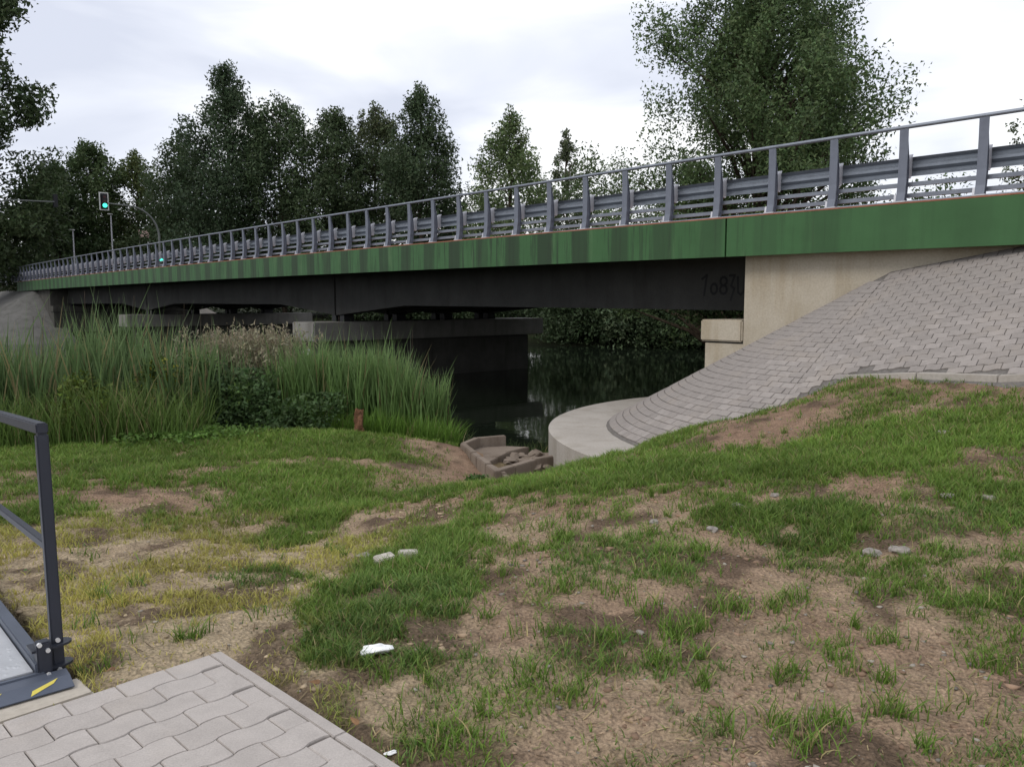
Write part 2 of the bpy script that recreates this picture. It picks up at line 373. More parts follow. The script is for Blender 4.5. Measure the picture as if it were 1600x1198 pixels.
def H(x, y, detail=True):
    x = np.asarray(x, float); y = np.asarray(y, float); t, q = TQ(x, y)
    F = far_h(t, q)
    w = np.clip(1 - np.maximum(np.maximum(-18 - x, x - 8) / 5, (y - 17) / 4), 0, 1)
    z = F.copy(); k = w > 0
    if k.any():
        N = near_h(x[k], y[k]); z[k] = N * w[k] + F[k] * (1 - w[k])
    if detail:
        f = np.exp(-np.maximum(y - 8, 0) / 12)
        z = z + (fbm(x * 1.1, y * 1.1, 3, 3) - .5) * 0.10 + (fbm(x * 4, y * 4, 11, 4) - .5) * 0.065 * f + (fbm(x * 14, y * 14, 23, 3) - .5) * 0.034 * f + (fbm(x * 34, y * 34, 33, 2) - .5) * 0.016 * (y < 9)
    # under the paving the ground stays below it
    qc = np.interp(t, CT, CQ)
    r = np.hypot(t - TA, np.maximum(QA - q, 0))
    pav = np.where((t > TA) & (r > 4.74), np.where(r < 5.8, -0.85, 9), paved(t, q) - 0.16)
    wi = sstep(0.0, 0.35, q - qc) * (q < QA + .2) * (t < 11.7) * (t > -8)
    z = z * (1 - wi) + np.minimum(z, pav) * wi
    # road embankments behind the abutments
    e1 = 3.0 - 0.57 * rect_d(t, q, -400, -1.5, 18.9, 5.2)
    e2 = np.where(t > 84, 3.0, 2.2) - 0.57 * rect_d(t, q, 70.5, 400, 18.9, 5.0)
    core = np.where((rect_d(t, q, -400, 8.3, 18.9, 4.8) <= 0), 2.3, -9)
    side = np.where(q > 23.9, 2.4 - 0.57 * rect_d(t, q, -400, TA, 18.9, 5.0), -9)
    z = np.maximum(np.maximum(z, np.where((q > 13.8) | (t < -5), e1, -9)), np.maximum(core, side))
    z = np.maximum(z, e2)
    # nothing above the paved pad and the slab of the gangway
    tp_ = 3.536 + (t - 3.536) * math.cos(0.0785) - (q - 1.345) * math.sin(0.0785); qp_ = 1.345 + (t - 3.536) * math.sin(0.0785) + (q - 1.345) * math.cos(0.0785); padd = rect_d(tp_, qp_, -9, 3.56, -3.0, 4.36); z = np.where(padd < 0.12, np.minimum(z, -0.045 + np.maximum(padd, 0) * 0.3), z)
    slab = rect_d(t, q, 3.5, 3.74, -3.0, 3.81); z = np.where(slab < 0.08, np.minimum(z, -0.03), z)
    ramp = rect_d(t, q, 3.7, 12, -.3, 1.0); z = np.where(ramp < 0.1, np.minimum(z, -0.055 * (t - 3.7) - 0.13), z)
    return z
def axis(a, b, fine, lo, hi, g=1.09):
    s = list(np.arange(a, b, fine)); d = fine; v = b
    while v < hi: s.append(v); d *= g; v += d
    s.append(hi); d = fine; v = a; pre = []
    while v > lo: d *= g; v -= d; pre.append(max(v, lo))
    return np.array(pre[::-1] + s)
gx = axis(-3.4, 4.0, 0.026, -700, 700, 1.028); gy = axis(2.3, 6.2, 0.024, -60, 900, 1.024)
GX, GY = np.meshgrid(gx, gy)
GZ = H(GX, GY)
nx, ny = len(gx), len(gy)
idx = np.arange(nx * ny).reshape(ny, nx)
GF = np.stack([idx[:-1, :-1], idx[:-1, 1:], idx[1:, 1:], idx[1:, :-1]], -1).reshape(-1, 4)
# patches laid on the ground (x, y, half-width, half-depth in metres)
LUSH = [(-2.17,9.09,1.77,1.4),(-4.52,9.34,1.11,.9),(-4.39,7.38,.53,.48),(-1.77,6.82,.49,.6),(.6,7.4,.88,.87),(1.83,7.61,1.08,1.02),(2.98,7.38,1.17,.86),(4.4,7.81,.93,.81),(1.91,5.44,.6,.57),(-.43,5.92,.37,.71),(-.65,4.44,.52,.69),(-.75,3.5,.33,.38),(-.59,5.17,.37,.47),(3.45,5.62,.35,.78),(-1.56,4.98,.32,.21),(.77,9.53,.45,.81),(1.0,10.3,.7,.5),(1.9,10.3,.6,.5),(.3,9.9,.5,.4),(3.6,8.6,.6,.4),(-2.9,12.6,1.0,.7),(-6,12,3,1.8),(-9,9,2.5,2),(6,6.5,1.5,1.2),(-3,12,2,1.2)]
SPARSE = [(-2.24,5.2,.53,.63),(-1.83,4.1,.48,.6),(-.13,3.06,.39,.26),(2.29,3.98,.31,.48),(-.38,2.81,.22,.18),(-2.6,4.83,.26,.81),(.85,5.19,.58,.58),(-1.79,3.6,.34,.23),(-7,6,2,2),(-2.4,4.2,.6,1.0),(-1.1,3.9,.4,.4),(1.6,3.3,.9,.5),(2.9,4.6,.7,.9),(.0,3.6,.5,.4)]
BARE = [(-3.61,8.11,.71,.76),(-3.66,9.58,.38,.48),(-3.02,5.77,.51,.43),(-1.6,4.85,.43,.25),(-1.27,4.03,.22,.24),(-1.17,9.76,.69,1.2),(-1.14,7.02,.34,.46),(.24,6.05,.43,.72),(1.35,4.7,.26,.9),(.65,3.95,.37,.44),(1.73,3.82,.36,.38),(1.32,2.88,.52,.32),(.31,2.86,.23,.23),(1.77,3.28,.39,.29),(3.1,9.7,.9,.55),(3.0,9.0,.5,.3),(1.25,5.89,.28,.35),(-1.97,4.34,.21,.2),(-3.35,5.42,.17,.85),(-.07,4.1,.16,.6),(-.6,11.6,.6,.9),(-1.25,12.6,.75,1.3),(-1.1,10.8,.6,1.0)]
TUFT = [(.34,5.47),(.64,5.17),(.94,4.84),(.9,4.54),(.79,3.65),(.9,3.81),(1.09,3.97),(1.48,4.05),(.66,3.34),(1.17,3.26),(1.22,2.89),(1.07,2.76),(.29,4.31),(.45,3.58),(.26,3.14),(-.26,2.8),(1.73,3.57),(2.58,4.66),(2.22,3.94),(2.41,3.93),(1.35,3.96),(1.22,4.94),(1.75,5.93),(2.29,5.47),(1.02,2.89),(1.48,2.94),(.08,3.26),(-.18,5.46),(1.91,4.12),(2.04,3.26)]
def patch(L, x, y, warp=0.35):
    xx = x + (fbm(x * 1.6, y * 1.6, 41, 3) - .5) * warp * 2; yy = y + (fbm(x * 1.6, y * 1.6, 57, 3) - .5) * warp * 2
    m = np.zeros(np.shape(x))
    for a, b, rx, ry in L: m = np.maximum(m, 1 - sstep(0.75, 1.35, np.sqrt(((xx - a) / rx) ** 2 + ((yy - b) / ry) ** 2)))
    return m
def cover(x, y):
    """grass cover 0..1"""
    l = patch(LUSH, x, y); s = patch(SPARSE, x, y); b = patch(BARE, x, y)
    n = fbm(x * 2.3, y * 2.3, 77, 4); n2 = fbm(x * 7, y * 7, 91, 3)
    basev = 0.36 + 0.10 * sstep(5, 9, y)
    c = np.maximum(basev * (1 + 0 * l), np.maximum(l * 1.0, s * 0.38))
    c = c * (1 - 0.90 * b * (1 - 0.15 * l))
    c = c * (.12 + .88 * sstep(0.40, 0.58, n * 0.5 + n2 * 0.5 + 0.10 * l)) * 1.15
    return np.clip(c, 0, 1)
x = GX.ravel(); y = GY.ravel()
sand = np.array((0.62, 0.49, 0.33)); brown = np.array((0.40, 0.265, 0.185)); dark = np.array((0.16, 0.11, 0.078)); moss = np.array((0.18, 0.19, 0.06))
right = sstep(-1.2, 0.6, x - (y - 3.5) * (-0.05) + (fbm(x, y, 5, 3) - .5) * 1.2)
up = sstep(5.6, 8.0, y)
kb = np.clip(right * 0.72 + up * 0.8, 0, 1)
nA = fbm(x * 1.9, y * 1.9, 13, 5)
kb = np.clip(kb + (nA - .5) * 0.9, 0, 1)[:, None]
cs = sand * (1 - kb) + brown * kb
kd = (sstep(0.50, 0.66, fbm(x * 2.6, y * 2.6, 29, 5)) * 0.85)[:, None]; cs = cs * (1 - kd) + dark * kd
cv = cover(x, y)[:, None]; km = np.clip(cv * 0.95, 0, .9) * (0.8); cs = cs * (1 - km) + moss * km
far_ = sstep(20, 45, np.hypot(x, y))[:, None]; cs = cs * (1 - far_) + np.array((0.026, 0.032, 0.014)) * far_
wet = sstep(-1.0, -1.35, GZ.ravel())[:, None] if False else (1 - sstep(-1.4, -1.0, GZ.ravel()))[:, None]
cs = cs * (1 - wet * 0.6)
g = obj('ground', mesh('ground', np.stack([x, y, GZ.ravel()], 1), GF, M['soil'], True, cs)); g['kind'] = 'structure'
# river surface
wv = [W(t, q) for t, q in ((6, -70), (90, -70), (90, 130), (-8, 130))]
wpoly = [(a, b, -1.4) for a, b in wv]
o = obj('river', mesh('river', wpoly, [(0, 1, 2, 3)], M['water'])); o['kind'] = 'structure'
def hz(x, y): return float(H(np.array([x]), np.array([y]))[0])

# ------------------------------------------------------------------ bridge
BR = empty('road_bridge', (0, 0, 0), RZ); tag(BR, 'long road bridge with green painted edge crossing the dark river on concrete piers', 'bridge')
q0 = 13.44
TS = trange(-0.8, 75.8, 2.0)
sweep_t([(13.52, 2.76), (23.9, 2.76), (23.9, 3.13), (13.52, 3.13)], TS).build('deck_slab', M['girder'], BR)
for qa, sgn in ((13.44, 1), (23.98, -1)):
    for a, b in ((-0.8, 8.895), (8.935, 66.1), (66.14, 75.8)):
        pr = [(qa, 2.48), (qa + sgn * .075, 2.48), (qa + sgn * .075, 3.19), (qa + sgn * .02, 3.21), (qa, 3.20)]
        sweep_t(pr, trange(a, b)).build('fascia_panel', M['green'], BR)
sweep_t([(13.452, 3.212), (13.53, 3.212), (13.53, 3.24), (13.456, 3.238)], TS).build('edge_strip', M['epoxy'], BR)
sweep_t([(13.535, 3.13), (14.9, 3.13), (14.9, 3.235), (13.535, 3.225)], TS).build('sidewalk', M['epoxy'], BR)
sweep_t([(22.5, 3.13), (23.9, 3.13), (23.9, 3.225), (22.5, 3.235)], TS).build('sidewalk', M['epoxy'], BR)
sweep_t([(14.9, 3.13), (22.5, 3.13), (22.5, 3.16), (14.9, 3.16)], TS).build('carriageway', M['asphalt'], BR)
# haunched girders, one set per span
T0, T1, T2, T3 = 9.25, 26.7, 48.3, 65.8
def girder(qa, qb, a, b, la, lb):
    ts = trange(a, b, 0.75); v = []; f = []
    for t in ts:
        da, db = t - a, b - t
        z = 1.43
        if la: z = min(z, 1.43 - 0.38 * max(0, 1 - da / 4.5))
        if lb: z = min(z, 1.43 - 0.38 * max(0, 1 - db / 4.5))
        c = camber(t); v += [(qa, t, 2.755 + c), (qb, t, 2.755 + c), (qb, t, z + c), (qa, t, z + c)]
    n = 4
    for i in range(len(ts) - 1):
        for k in range(4): f.append((i * n + k, i * n + (k + 1) % 4, (i + 1) * n + (k + 1) % 4, (i + 1) * n + k))
    f += [(3, 2, 1, 0), tuple(range(len(v) - 4, len(v)))]
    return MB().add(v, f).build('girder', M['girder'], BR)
for qa in (14.94, 17.25, 19.55, 21.85):
    girder(qa, qa + .62, T0 - .4, T1 - .06, 0, 1); girder(qa, qa + .62, T1 + .06, T2 - .06, 1, 1); girder(qa, qa + .62, T2 + .06, T3 + .4, 1, 0)
for ta in (T0 - .36, T1 - .5, T1 + .2, T2 - .5, T2 + .2, T3 + .1):
    mb = MB()
    for qa in (15.57, 17.88, 20.18): mb.box(qa, qa + 1.66, ta, ta + .3, 1.75, 2.7)
    o = mb.build('cross_beam', M['girder'], BR); o['kind'] = 'stuff'
for tp in (T1, T2):
    c = camber(tp)
    MB().box(13.6, 24.9, tp - .83, tp + .82, .12 + c, .81 + c).build('pier_cap', M['pier'], BR, bevel=.035)
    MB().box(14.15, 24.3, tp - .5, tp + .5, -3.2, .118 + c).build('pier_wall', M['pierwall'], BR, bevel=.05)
    for qa in (14.94, 17.25, 19.55, 21.85):
        for s in (-.45, .15): MB().box(qa + .1, qa + .52, tp + s, tp + s + .3, .812 + c, 1.06 + c).build('bearing', M['black'], BR)
# abutments: lower body with a proud bearing shelf, wing wall above
for sg, tb in ((1, 8.69), (-1, 66.35)):
    def tt_(a): return tb + sg * a
    def bx(name, a0, a1, qa, qb, z0, z1, mat, bv=0):
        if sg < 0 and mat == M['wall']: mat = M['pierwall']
        return MB().box(qa, qb, min(tt_(a0), tt_(a1)), max(tt_(a0), tt_(a1)), z0, z1).build(name, mat, BR, bevel=bv)
    bx('abutment_wall', .004, .88, QA + .01, 23.9, -2.6, .755, M['wall'])
    bx('bearing_shelf', .006, .97, QA - .05, 23.97, .79, 1.225, M['wall'], .03)
    bx('shelf_joint', .006, .86, QA + .03, 23.88, .754, .792, M['girder'])
    bx('back_wall', -.5, 0, QA + .004, 23.92, -2.6, 2.752, M['wall'])
    bx('wing_wall', -9.4, -.502, QA, QA + .4, -2.6, 2.752 , M['wall'])
    bx('wing_wall', -9.4, -.502, 23.5, 23.92, -2.6, 2.752, M['wall'])
    for qa in (14.94, 17.25, 19.55, 21.85): bx('bearing', .3, .65, qa + .1, qa + .52, 1.227, 1.36, M['black'])
# graffiti on the outer girder: strokes of black spray paint
def stroke(pts, w=0.05):
    """pts in (t, z) on the girder's outer face"""
    mb = MB()
    for (a, b), (c, d) in zip(pts[:-1], pts[1:]):
        L = math.hypot(c - a, d - b); nx_, nz_ = -(d - b) / L * w / 2, (c - a) / L * w / 2; ex, ez = (c - a) / L * w * .35, (d - b) / L * w * .35
        v = [(14.934, a - ex + nx_, b - ez + nz_), (14.934, c + ex + nx_, d + ez + nz_), (14.934, c + ex - nx_, d + ez - nz_), (14.934, a - ex - nx_, b - ez - nz_)]
        mb.add(v, [(0, 1, 2, 3)]); 
    return mb
def arc(ct, cz, rt, rz_, a0, a1, n=10): return [(ct + rt * math.cos(math.radians(a0 + (a1 - a0) * i / n)), cz + rz_ * math.sin(math.radians(a0 + (a1 - a0) * i / n))) for i in range(n + 1)]
for s in ([(10.42, 1.72), (10.36, 2.16), (10.48, 2.08)], arc(10.17, 1.86, .08, .11, 0, 360), arc(9.93, 2.02, .08, .09, -60, 270) , arc(9.93, 1.84, .085, .09, 100, 440),
          [(9.78, 2.14), (9.66, 2.14), (9.74, 1.92), (9.66, 1.86), (9.74, 1.62)], [(9.58, 2.1), (9.57, 1.78), (9.50, 1.73), (9.43, 1.80), (9.42, 2.1)]):
    stroke(s).build('graffiti_stroke', M['paint'], BR)

# ------------------------------------------------------------------ barriers: one thing each, every post a part
def post_mesh(sg):
    mb = MB(); outer = [(0.0, .02), (.035, .16), (.055, .40), (.055, .85), (.045, 1.17)]; inner = [(.085, 1.17), (.10, 1.0), (.165, .72), (.185, .48), (.165, .22), (.13, .02)]
    fl = outer + [(q + .018, z) for q, z in outer[::-1]]
    mb.prism([(sg * a, b) for a, b in fl], -.068, .068)
    wb = [(q + .018, z) for q, z in outer] + inner
    mb.prism([(sg * a, b) for a, b in wb], -.03, .03)
    ib = inner + [(q + .012, z) for q, z in inner[::-1]]
    mb.prism([(sg * a, b) for a, b in ib], -.05, .05)
    return mb
def barrier(qe, sg, label):
    R = empty('bridge_barrier', (0, 0, 0), RZ); tag(R, label, 'barrier', 'bridge barriers')
    pm = post_mesh(sg).build('post', M['post'], R); pm.location = (0, 0, 0)
    me = pm.data; bpy.data.objects.remove(pm)
    fp = MB().box(*sorted((sg * -.03, sg * .25)), -.10, .10, 0.0, .018); fp.prism([(sg * .0, .018), (sg * .16, .018), (sg * .02, .13)], .066, .10)
    fo = fp.build('foot_plate', M['galv'], R); mf = fo.data; bpy.data.objects.remove(fo)
    sp = MB().prism([(sg * .19, .42), (sg * .27, .40), (sg * .31, .44), (sg * .31, .74), (sg * .34, .80), (sg * .27, .78), (sg * .17, .70)], -.045, .045)
    so = sp.build('spacer', M['galv'], R); ms = so.data; bpy.data.objects.remove(so)
    zb = 3.242; i = -5
    while True:
        t = 4.52 + 1.1745 * i; i += 1
        if t > 84: break
        p = obj('post', me, R, (qe, t, zb + camber(min(t, 76))))
        obj('foot_plate', mf, p); obj('spacer', ms, p)
    cam2 = lambda t: camber(min(t, 76))
    ts = trange(-1.7, 84, 1.1745)
    def sw(prof, name, mat): return sweep_t([(qe + sg * a, zb + b) for a, b in prof], ts, dz=cam2).build(name, mat, R, smooth=True)
    sw([(.03, 1.19), (.04, 1.172), (.075, 1.165), (.11, 1.172), (.12, 1.195), (.11, 1.222), (.075, 1.23), (.04, 1.222)], 'handrail', M['rail'])
    Wp = [(.32, .75), (.345, .735), (.40, .70), (.40, .66), (.335, .615), (.335, .575), (.40, .53), (.40, .49), (.345, .455), (.32, .44)]
    sw(Wp + [(a - .008, b) for a, b in Wp[::-1]], 'guard_beam', M['beam'])
    for z in (.12, .30): sw([(.20, z - .033), (.24, z - .036), (.245, z + .036), (.20, z + .033)], 'lower_rail', M['rail'])
    return R
barrier(13.50, 1, 'blue grey steel barrier with curved posts and handrail along the near edge of the bridge')
barrier(23.92, -1, 'steel barrier with curved posts along the far edge of the bridge behind the road')

# ------------------------------------------------------------------ paved slope round the near abutment
SL = empty('paved_slope', (0, 0, 0), 0); SL['kind'] = 'structure'
CR, RB = 4.74, 2.1
# base sheet
v = []; f = []
ths = [0] + [math.radians(a) for a in range(6, 91, 6)]
def slope_pt(u, th=None, s=None, off=0.0):
    """u = horizontal distance from the wall (or the cone's axis); th 0..90deg round the cone; s = metres along the plane part. returns world xyz"""
    if th is not None:
        t = TA + u * math.sin(th); q = QA - u * math.cos(th); z = 2.1 - .57 * u
        nx_ = .57 * math.sin(th); nq_ = -.57 * math.cos(th); nl = math.sqrt(1 + .57 ** 2)
        t += nx_ / nl * off; q += nq_ / nl * off; z += off / nl
    else:
        t = TA - s; q = QA - u; z = 2.1 + .17 * s - .57 * u; nl = math.sqrt(1 + .57 ** 2 + .17 ** 2)
        t += .17 / nl * off; q -= .57 / nl * off; z += off / nl
    x, y = W(t, q); return (x, y, z)
us = [0.0] + list(np.linspace(.25, CR, 16))
cols_ = [('s', s) for s in (7.5, 5.5, 3.5, 1.5, 0)] + [('t', th) for th in ths[1:]]
for k, a in cols_:
    for u in us: v.append(slope_pt(u, th=a, off=-.012) if k == 't' else slope_pt(u, s=a, off=-.012))
n = len(us)
for i in range(len(cols_) - 1):
    for j in range(n - 1): f.append((i * n + j, (i + 1) * n + j, (i + 1) * n + j + 1, i * n + j + 1))
mb = MB().add(v, f); mb.build('slope_bed', M['mortar'], SL)
# pavers
def wavebrick(L, Wd, hgt, A, ph, gap=.008, n=8, flat=False):
    xs = [-L / 2 + gap / 2 + (L - gap) * i / n for i in range(n + 1)]
    def w(x): return A * math.tanh(2.2 * math.sin(2 * math.pi * (x + ph) / L))
    lo = [(x, -Wd / 2 + gap / 2 + w(x)) for x in xs]; hi = [(x, Wd / 2 - gap / 2 + (0 if flat else w(x))) for x in xs[::-1]]
    pts = lo + hi; nn = len(pts); cx = sum(p[0] for p in pts) / nn; cy = 0
    top = [(cx + (a - cx) * .975, b * .965 if True else b, hgt) for a, b in pts]
    mid = [(a, b, hgt - .006) for a, b in pts]; bot = [(a, b, -.02) for a, b in pts]
    v = top + mid + bot
    f = [tuple(range(nn))] + [(i, nn + i, nn + (i + 1) % nn, (i + 1) % nn) for i in range(nn)] + [(nn + i, 2 * nn + i, 2 * nn + (i + 1) % nn, nn + (i + 1) % nn) for i in range(nn)]
    return v, f
def brick(L, Wd, hgt, gap=.012):
    a, b = L / 2 - gap / 2, Wd / 2 - gap / 2; e = .006
    v = [(-a + e, -b + e, hgt), (a - e, -b + e, hgt), (a - e, b - e, hgt), (-a + e, b - e, hgt)] + [(-a, -b, hgt - e), (a, -b, hgt - e), (a, b, hgt - e), (-a, b, hgt - e)] + [(-a, -b, -.03), (a, -b, -.03), (a, b, -.03), (-a, b, -.03)]
    f = [(0, 1, 2, 3)] + [(i, 4 + i, 4 + (i + 1) % 4, (i + 1) % 4) for i in range(4)] + [(4 + i, 8 + i, 8 + (i + 1) % 4, 4 + (i + 1) % 4) for i in range(4)]
    return v, f
PL, PW = .205, .140
bm_c = brick(PL, PW, .006, .007); bm_h = brick(PL / 2, PW, .006, .007); wv0 = wavebrick(PL, PW, .006, .012, 0, .005); wv1 = wavebrick(PL, PW, .006, .012, PL / 2, .005)
sl_n = math.sqrt(1 + .57 ** 2); items = []
rw = 0; u = .12
while u < CR - .03:
    # cone part
    if u > .25:
        arc_l = u * math.pi / 2; n = max(2, int(arc_l / PL)); dth = (math.pi / 2) / n
        for k in range(n):
            th = (k + .5 + (rw % 2) * .5) * dth
            if k == n - 1 and rw % 2: continue
            if rw % 2 and k == 0:
                th0 = .25 * dth; p = Vector(slope_pt(u, th=th0)); items.append((p, (Vector(slope_pt(u, th=th0 + .01)) - Vector(slope_pt(u, th=th0 - .01))).normalized(), (Vector(slope_pt(u + .05, th=th0)) - p).normalized(), 'h', arc_l / n / PL, th0))
            p = Vector(slope_pt(u, th=th)); e1 = Vector(slope_pt(u, th=th + .01)) - Vector(slope_pt(u, th=th - .01)); e2 = Vector(slope_pt(u + .05, th=th)) - p
            items.append((p, e1.normalized(), e2.normalized(), 'c', arc_l / n / PL, th))
    # plane part: rows stop at the kerb line
    s = PL / 2 + (rw % 2) * PL / 2; k = 0
    if rw % 2:
        p = Vector(slope_pt(u, s=PL / 4))
        if (QA - u) > np.interp(TA, CT, CQ) + .16: items.append((p, (Vector(slope_pt(u, s=0)) - p).normalized(), (Vector(slope_pt(u + .05, s=PL / 4)) - p).normalized(), 'h', 1.0, 0))
    while s < 6.7:
        t = TA - s
        if s > .02 and (QA - u) > np.interp(t, CT, CQ) + .16:
            p = Vector(slope_pt(u, s=s)); e1 = Vector(slope_pt(u, s=s - .1)) - p; e2 = Vector(slope_pt(u + .05, s=s)) - p
            items.append((p, e1.normalized(), e2.normalized(), 'w%d' % (rw % 2), 1.0, s))
        s += PL
    u += PW / sl_n; rw += 1
def vis(p):
    Y = p.y; return p.length if True else 0
def inview(p): return p.y > 3 and abs(p.x / p.y) < .66
vis_items = []
for it in items:
    p = it[0]; t, q = TQ(p.x, p.y)
    hid = (t > 5.1) and (q < np.interp(t, CT, CQ) + .08)
    vis_items.append((0 if (inview(p) and not hid) else 1, p.length, it))
vis_items.sort(key=lambda a: (a[0], a[1]))
def mk_basis(e1, e2):
    e1 = e1.normalized(); nrm = e1.cross(e2).normalized()
    if nrm.z < 0: nrm = -nrm
    e2b = nrm.cross(e1).normalized(); return e1, e2b, nrm
meC = mesh('paver', *bm_c, M['cpaver']); meH = mesh('paver', *bm_h, M['cpaver']); meW = [mesh('paver', *wv0, M['cpaver']), mesh('paver', *wv1, M['cpaver'])]
rest = MB()
for i, (a, b, it) in enumerate(vis_items):
    p, e1, e2, kd_, sx, _ = it; e1, e2b, nr = mk_basis(e1, e2)
    jit = random.uniform(-.004, .004); tl = random.uniform(-.012, .012)
    R3 = Matrix((e1 * sx, e2b, (nr + e1 * tl).normalized())).transposed().to_4x4(); R3.translation = p + nr * jit
    if i < 298:
        o = bpy.data.objects.new('paver', meC if kd_ == 'c' else meH if kd_ == 'h' else meW[int(kd_[1])]); link(o, SL); o.matrix_world = R3
    else:
        vv, ff = (bm_c if kd_ == 'c' else bm_h if kd_ == 'h' else (wv0, wv1)[int(kd_[1])])
        rest.add([R3 @ Vector(q) for q in vv], ff)
me = mesh('paver_field', rest.v, rest.f, M['cpaver']); o = obj('paver_field', me, SL); o['kind'] = 'stuff'
# kerb at the foot of the plane part
for k in range(9):
    s0 = .72 + k * 1.0
    pts = []
    for s in (s0, s0 + .992):
        t = TA - s; q = float(np.interp(t, CT, CQ)); z = float(paved(t, q + .08))
        pts.append((t, q, z))
    mbk = MB()
    vv = []
    for t, q, z in pts:
        for dq, dz in ((0, -.3), (.10, -.3), (.10, .028), (.0, .020)):
            x_, y_ = W(t, q + dq); vv.append((x_, y_, z + dz))
    mbk.add(vv, [(0, 1, 2, 3), (7, 6, 5, 4), (0, 4, 5, 1), (1, 5, 6, 2), (2, 6, 7, 3), (3, 7, 4, 0)]).build('kerb_stone', M['platform'], SL, bevel=.008)
# concrete platform ring at the foot of the cone
v = []; f = []; N_ = 40
for i in range(N_ + 1):
    th = math.radians(8 + 100 * i / N_)
    for r, z in ((CR - .4, -.62), (5.72, -.600), (5.75, -.612), (5.75, -2.4)):
        t = TA + r * math.sin(th); q = QA - r * math.cos(th)
        x_, y_ = W(t, q); v.append((x_, y_, z))
for i in range(N_):
    for k in range(3): f.append((i * 4 + k, (i + 1) * 4 + k, (i + 1) * 4 + k + 1, i * 4 + k + 1))
MB().add(v, f).build('foot_platform', M['platform'], SL, smooth=True)

# far abutment slopes
def far_cone(qs, sg, name):
    v = []; f = []; A_t = 70.4
    cs_ = [(1, s) for s in (14, 7, 3, 0)] + [(0, math.radians(a)) for a in range(10, 101, 10)]
    uu = [0.05, .6, 1.5, 2.6, 3.8, 5.0, 6.2, 7.2]
    for k, a in cs_:
        for u in uu:
            if k: t = A_t + a; q = qs - sg * u
            else: t = A_t - u * math.sin(a); q = qs - sg * u * math.cos(a)
            z = 2.45 - .57 * u + .03; x_, y_ = W(t, q); v.append((x_, y_, z))
    n = len(uu)
    for i in range(len(cs_) - 1):
        for j in range(n - 1): f.append((i * n + j, (i + 1) * n + j, (i + 1) * n + j + 1, i * n + j + 1))
    o = MB().add(v, f).build(name, M['farslope'], None, smooth=True); return o
a_ = far_cone(QA - .02, 1, 'concrete_slope'); a_['kind'] = 'structure'
b_ = far_cone(23.94, -1, 'concrete_slope'); b_['kind'] = 'structure'; b_.data.materials[0] = M['platform']  # paler concrete here, without the painted tree shade of the other slope

# ------------------------------------------------------------------ stone outlet basin by the water
BA = empty('outlet_basin', (0, 0, 0), 0); tag(BA, 'small sunken concrete outlet basin with broken paving at the water edge', 'basin')
def kerbline(pts, w, h, top, name, mat, seg=.5):
    for (x0, y0), (x1, y1) in zip(pts[:-1], pts[1:]):
        L = math.hypot(x1 - x0, y1 - y0); n = max(1, round(L / seg)); dx, dy = (x1 - x0) / L, (y1 - y0) / L
        for i in range(n):
            a = L * i / n; b = L * (i + 1) / n - .01; nx_, ny_ = -dy * w / 2, dx * w / 2
            z1 = top + random.uniform(-.012, .012)
            c = [(x0 + dx * a + nx_, y0 + dy * a + ny_), (x0 + dx * b + nx_, y0 + dy * b + ny_), (x0 + dx * b - nx_, y0 + dy * b - ny_), (x0 + dx * a - nx_, y0 + dy * a - ny_)]
            MB().prism(c, z1 - h, z1, 'z').build(name, mat, BA, bevel=.012)
kerbline([(-.20, 11.3), (-.50, 12.3), (-.84, 13.55), (-.62, 14.15), (-.12, 14.4)], .11, .5, -.83, 'kerb_stone', M['oldstone'])
kerbline([(-.02, 11.5), (-.22, 12.2), (-.42, 12.7), (-.1, 13.6), (.25, 14.05)], .09, .4, -.99, 'step_stone', M['oldstone'], .4)
kerbline([(-.35, 11.75), (.35, 12.75), (.92, 13.1), (1.5, 13.0)], .14, .5, -.94, 'edge_slab', M['oldstone'], .7)
MB().prism([(-.45, 12.4), (-.78, 13.5), (-.58, 14.05), (-.1, 14.2), (.3, 14.1), (-.1, 13.5), (-.4, 12.75), (-.2, 12.0), (-.3, 11.8)], -1.3, -1.0, 'z').build('step_tread', M['oldstone'], BA)
MB().prism([(-.40, 12.72), (-.05, 13.6), (.25, 14.2), (.9, 14.4), (1.0, 13.3), (.4, 12.8), (-.2, 12.0)], -1.45, -1.14, 'z').build('basin_floor', M['oldstone'], BA)
def rock_mesh(name, r, mat, flat=.6, sub=2, seed=0, irr=.35):
    import bmesh
    bm = bmesh.new(); bmesh.ops.create_icosphere(bm, subdivisions=sub, radius=r); rr = random.Random(seed)
    off = (rr.random() * 9, rr.random() * 9)
    for vv in bm.verts:
        d = vv.co.normalized(); k = 1 + irr * (float(vnoise(d.x * 2.2 + off[0], d.y * 2.2 + d.z * 1.7 + off[1], seed)) - .5) * 2
        vv.co = Vector((d.x * r * k * 1.25, d.y * r * k, d.z * r * k * flat))
    me = bpy.data.meshes.new(name); bm.to_mesh(me); bm.free(); me.materials.append(mat)
    return me
rocks = [rock_mesh('stone', .09, M['oldstone'], .45, 1, s, .6) for s in range(4)]
for i in range(46):
    a, b = random.random(), random.random()
    x_ = -.12 + a * 1.0; y_ = 12.9 + b * 1.25 - (.35 - a * .3)
    if x_ < -.1 + (y_ - 12.9) * .3 - .12: continue
    obj('stone', rocks[i % 4], BA, (x_, y_, -1.12 + random.uniform(0, .05)), (random.uniform(-.6, .6), random.uniform(-.6, .6), random.uniform(0, 6)))

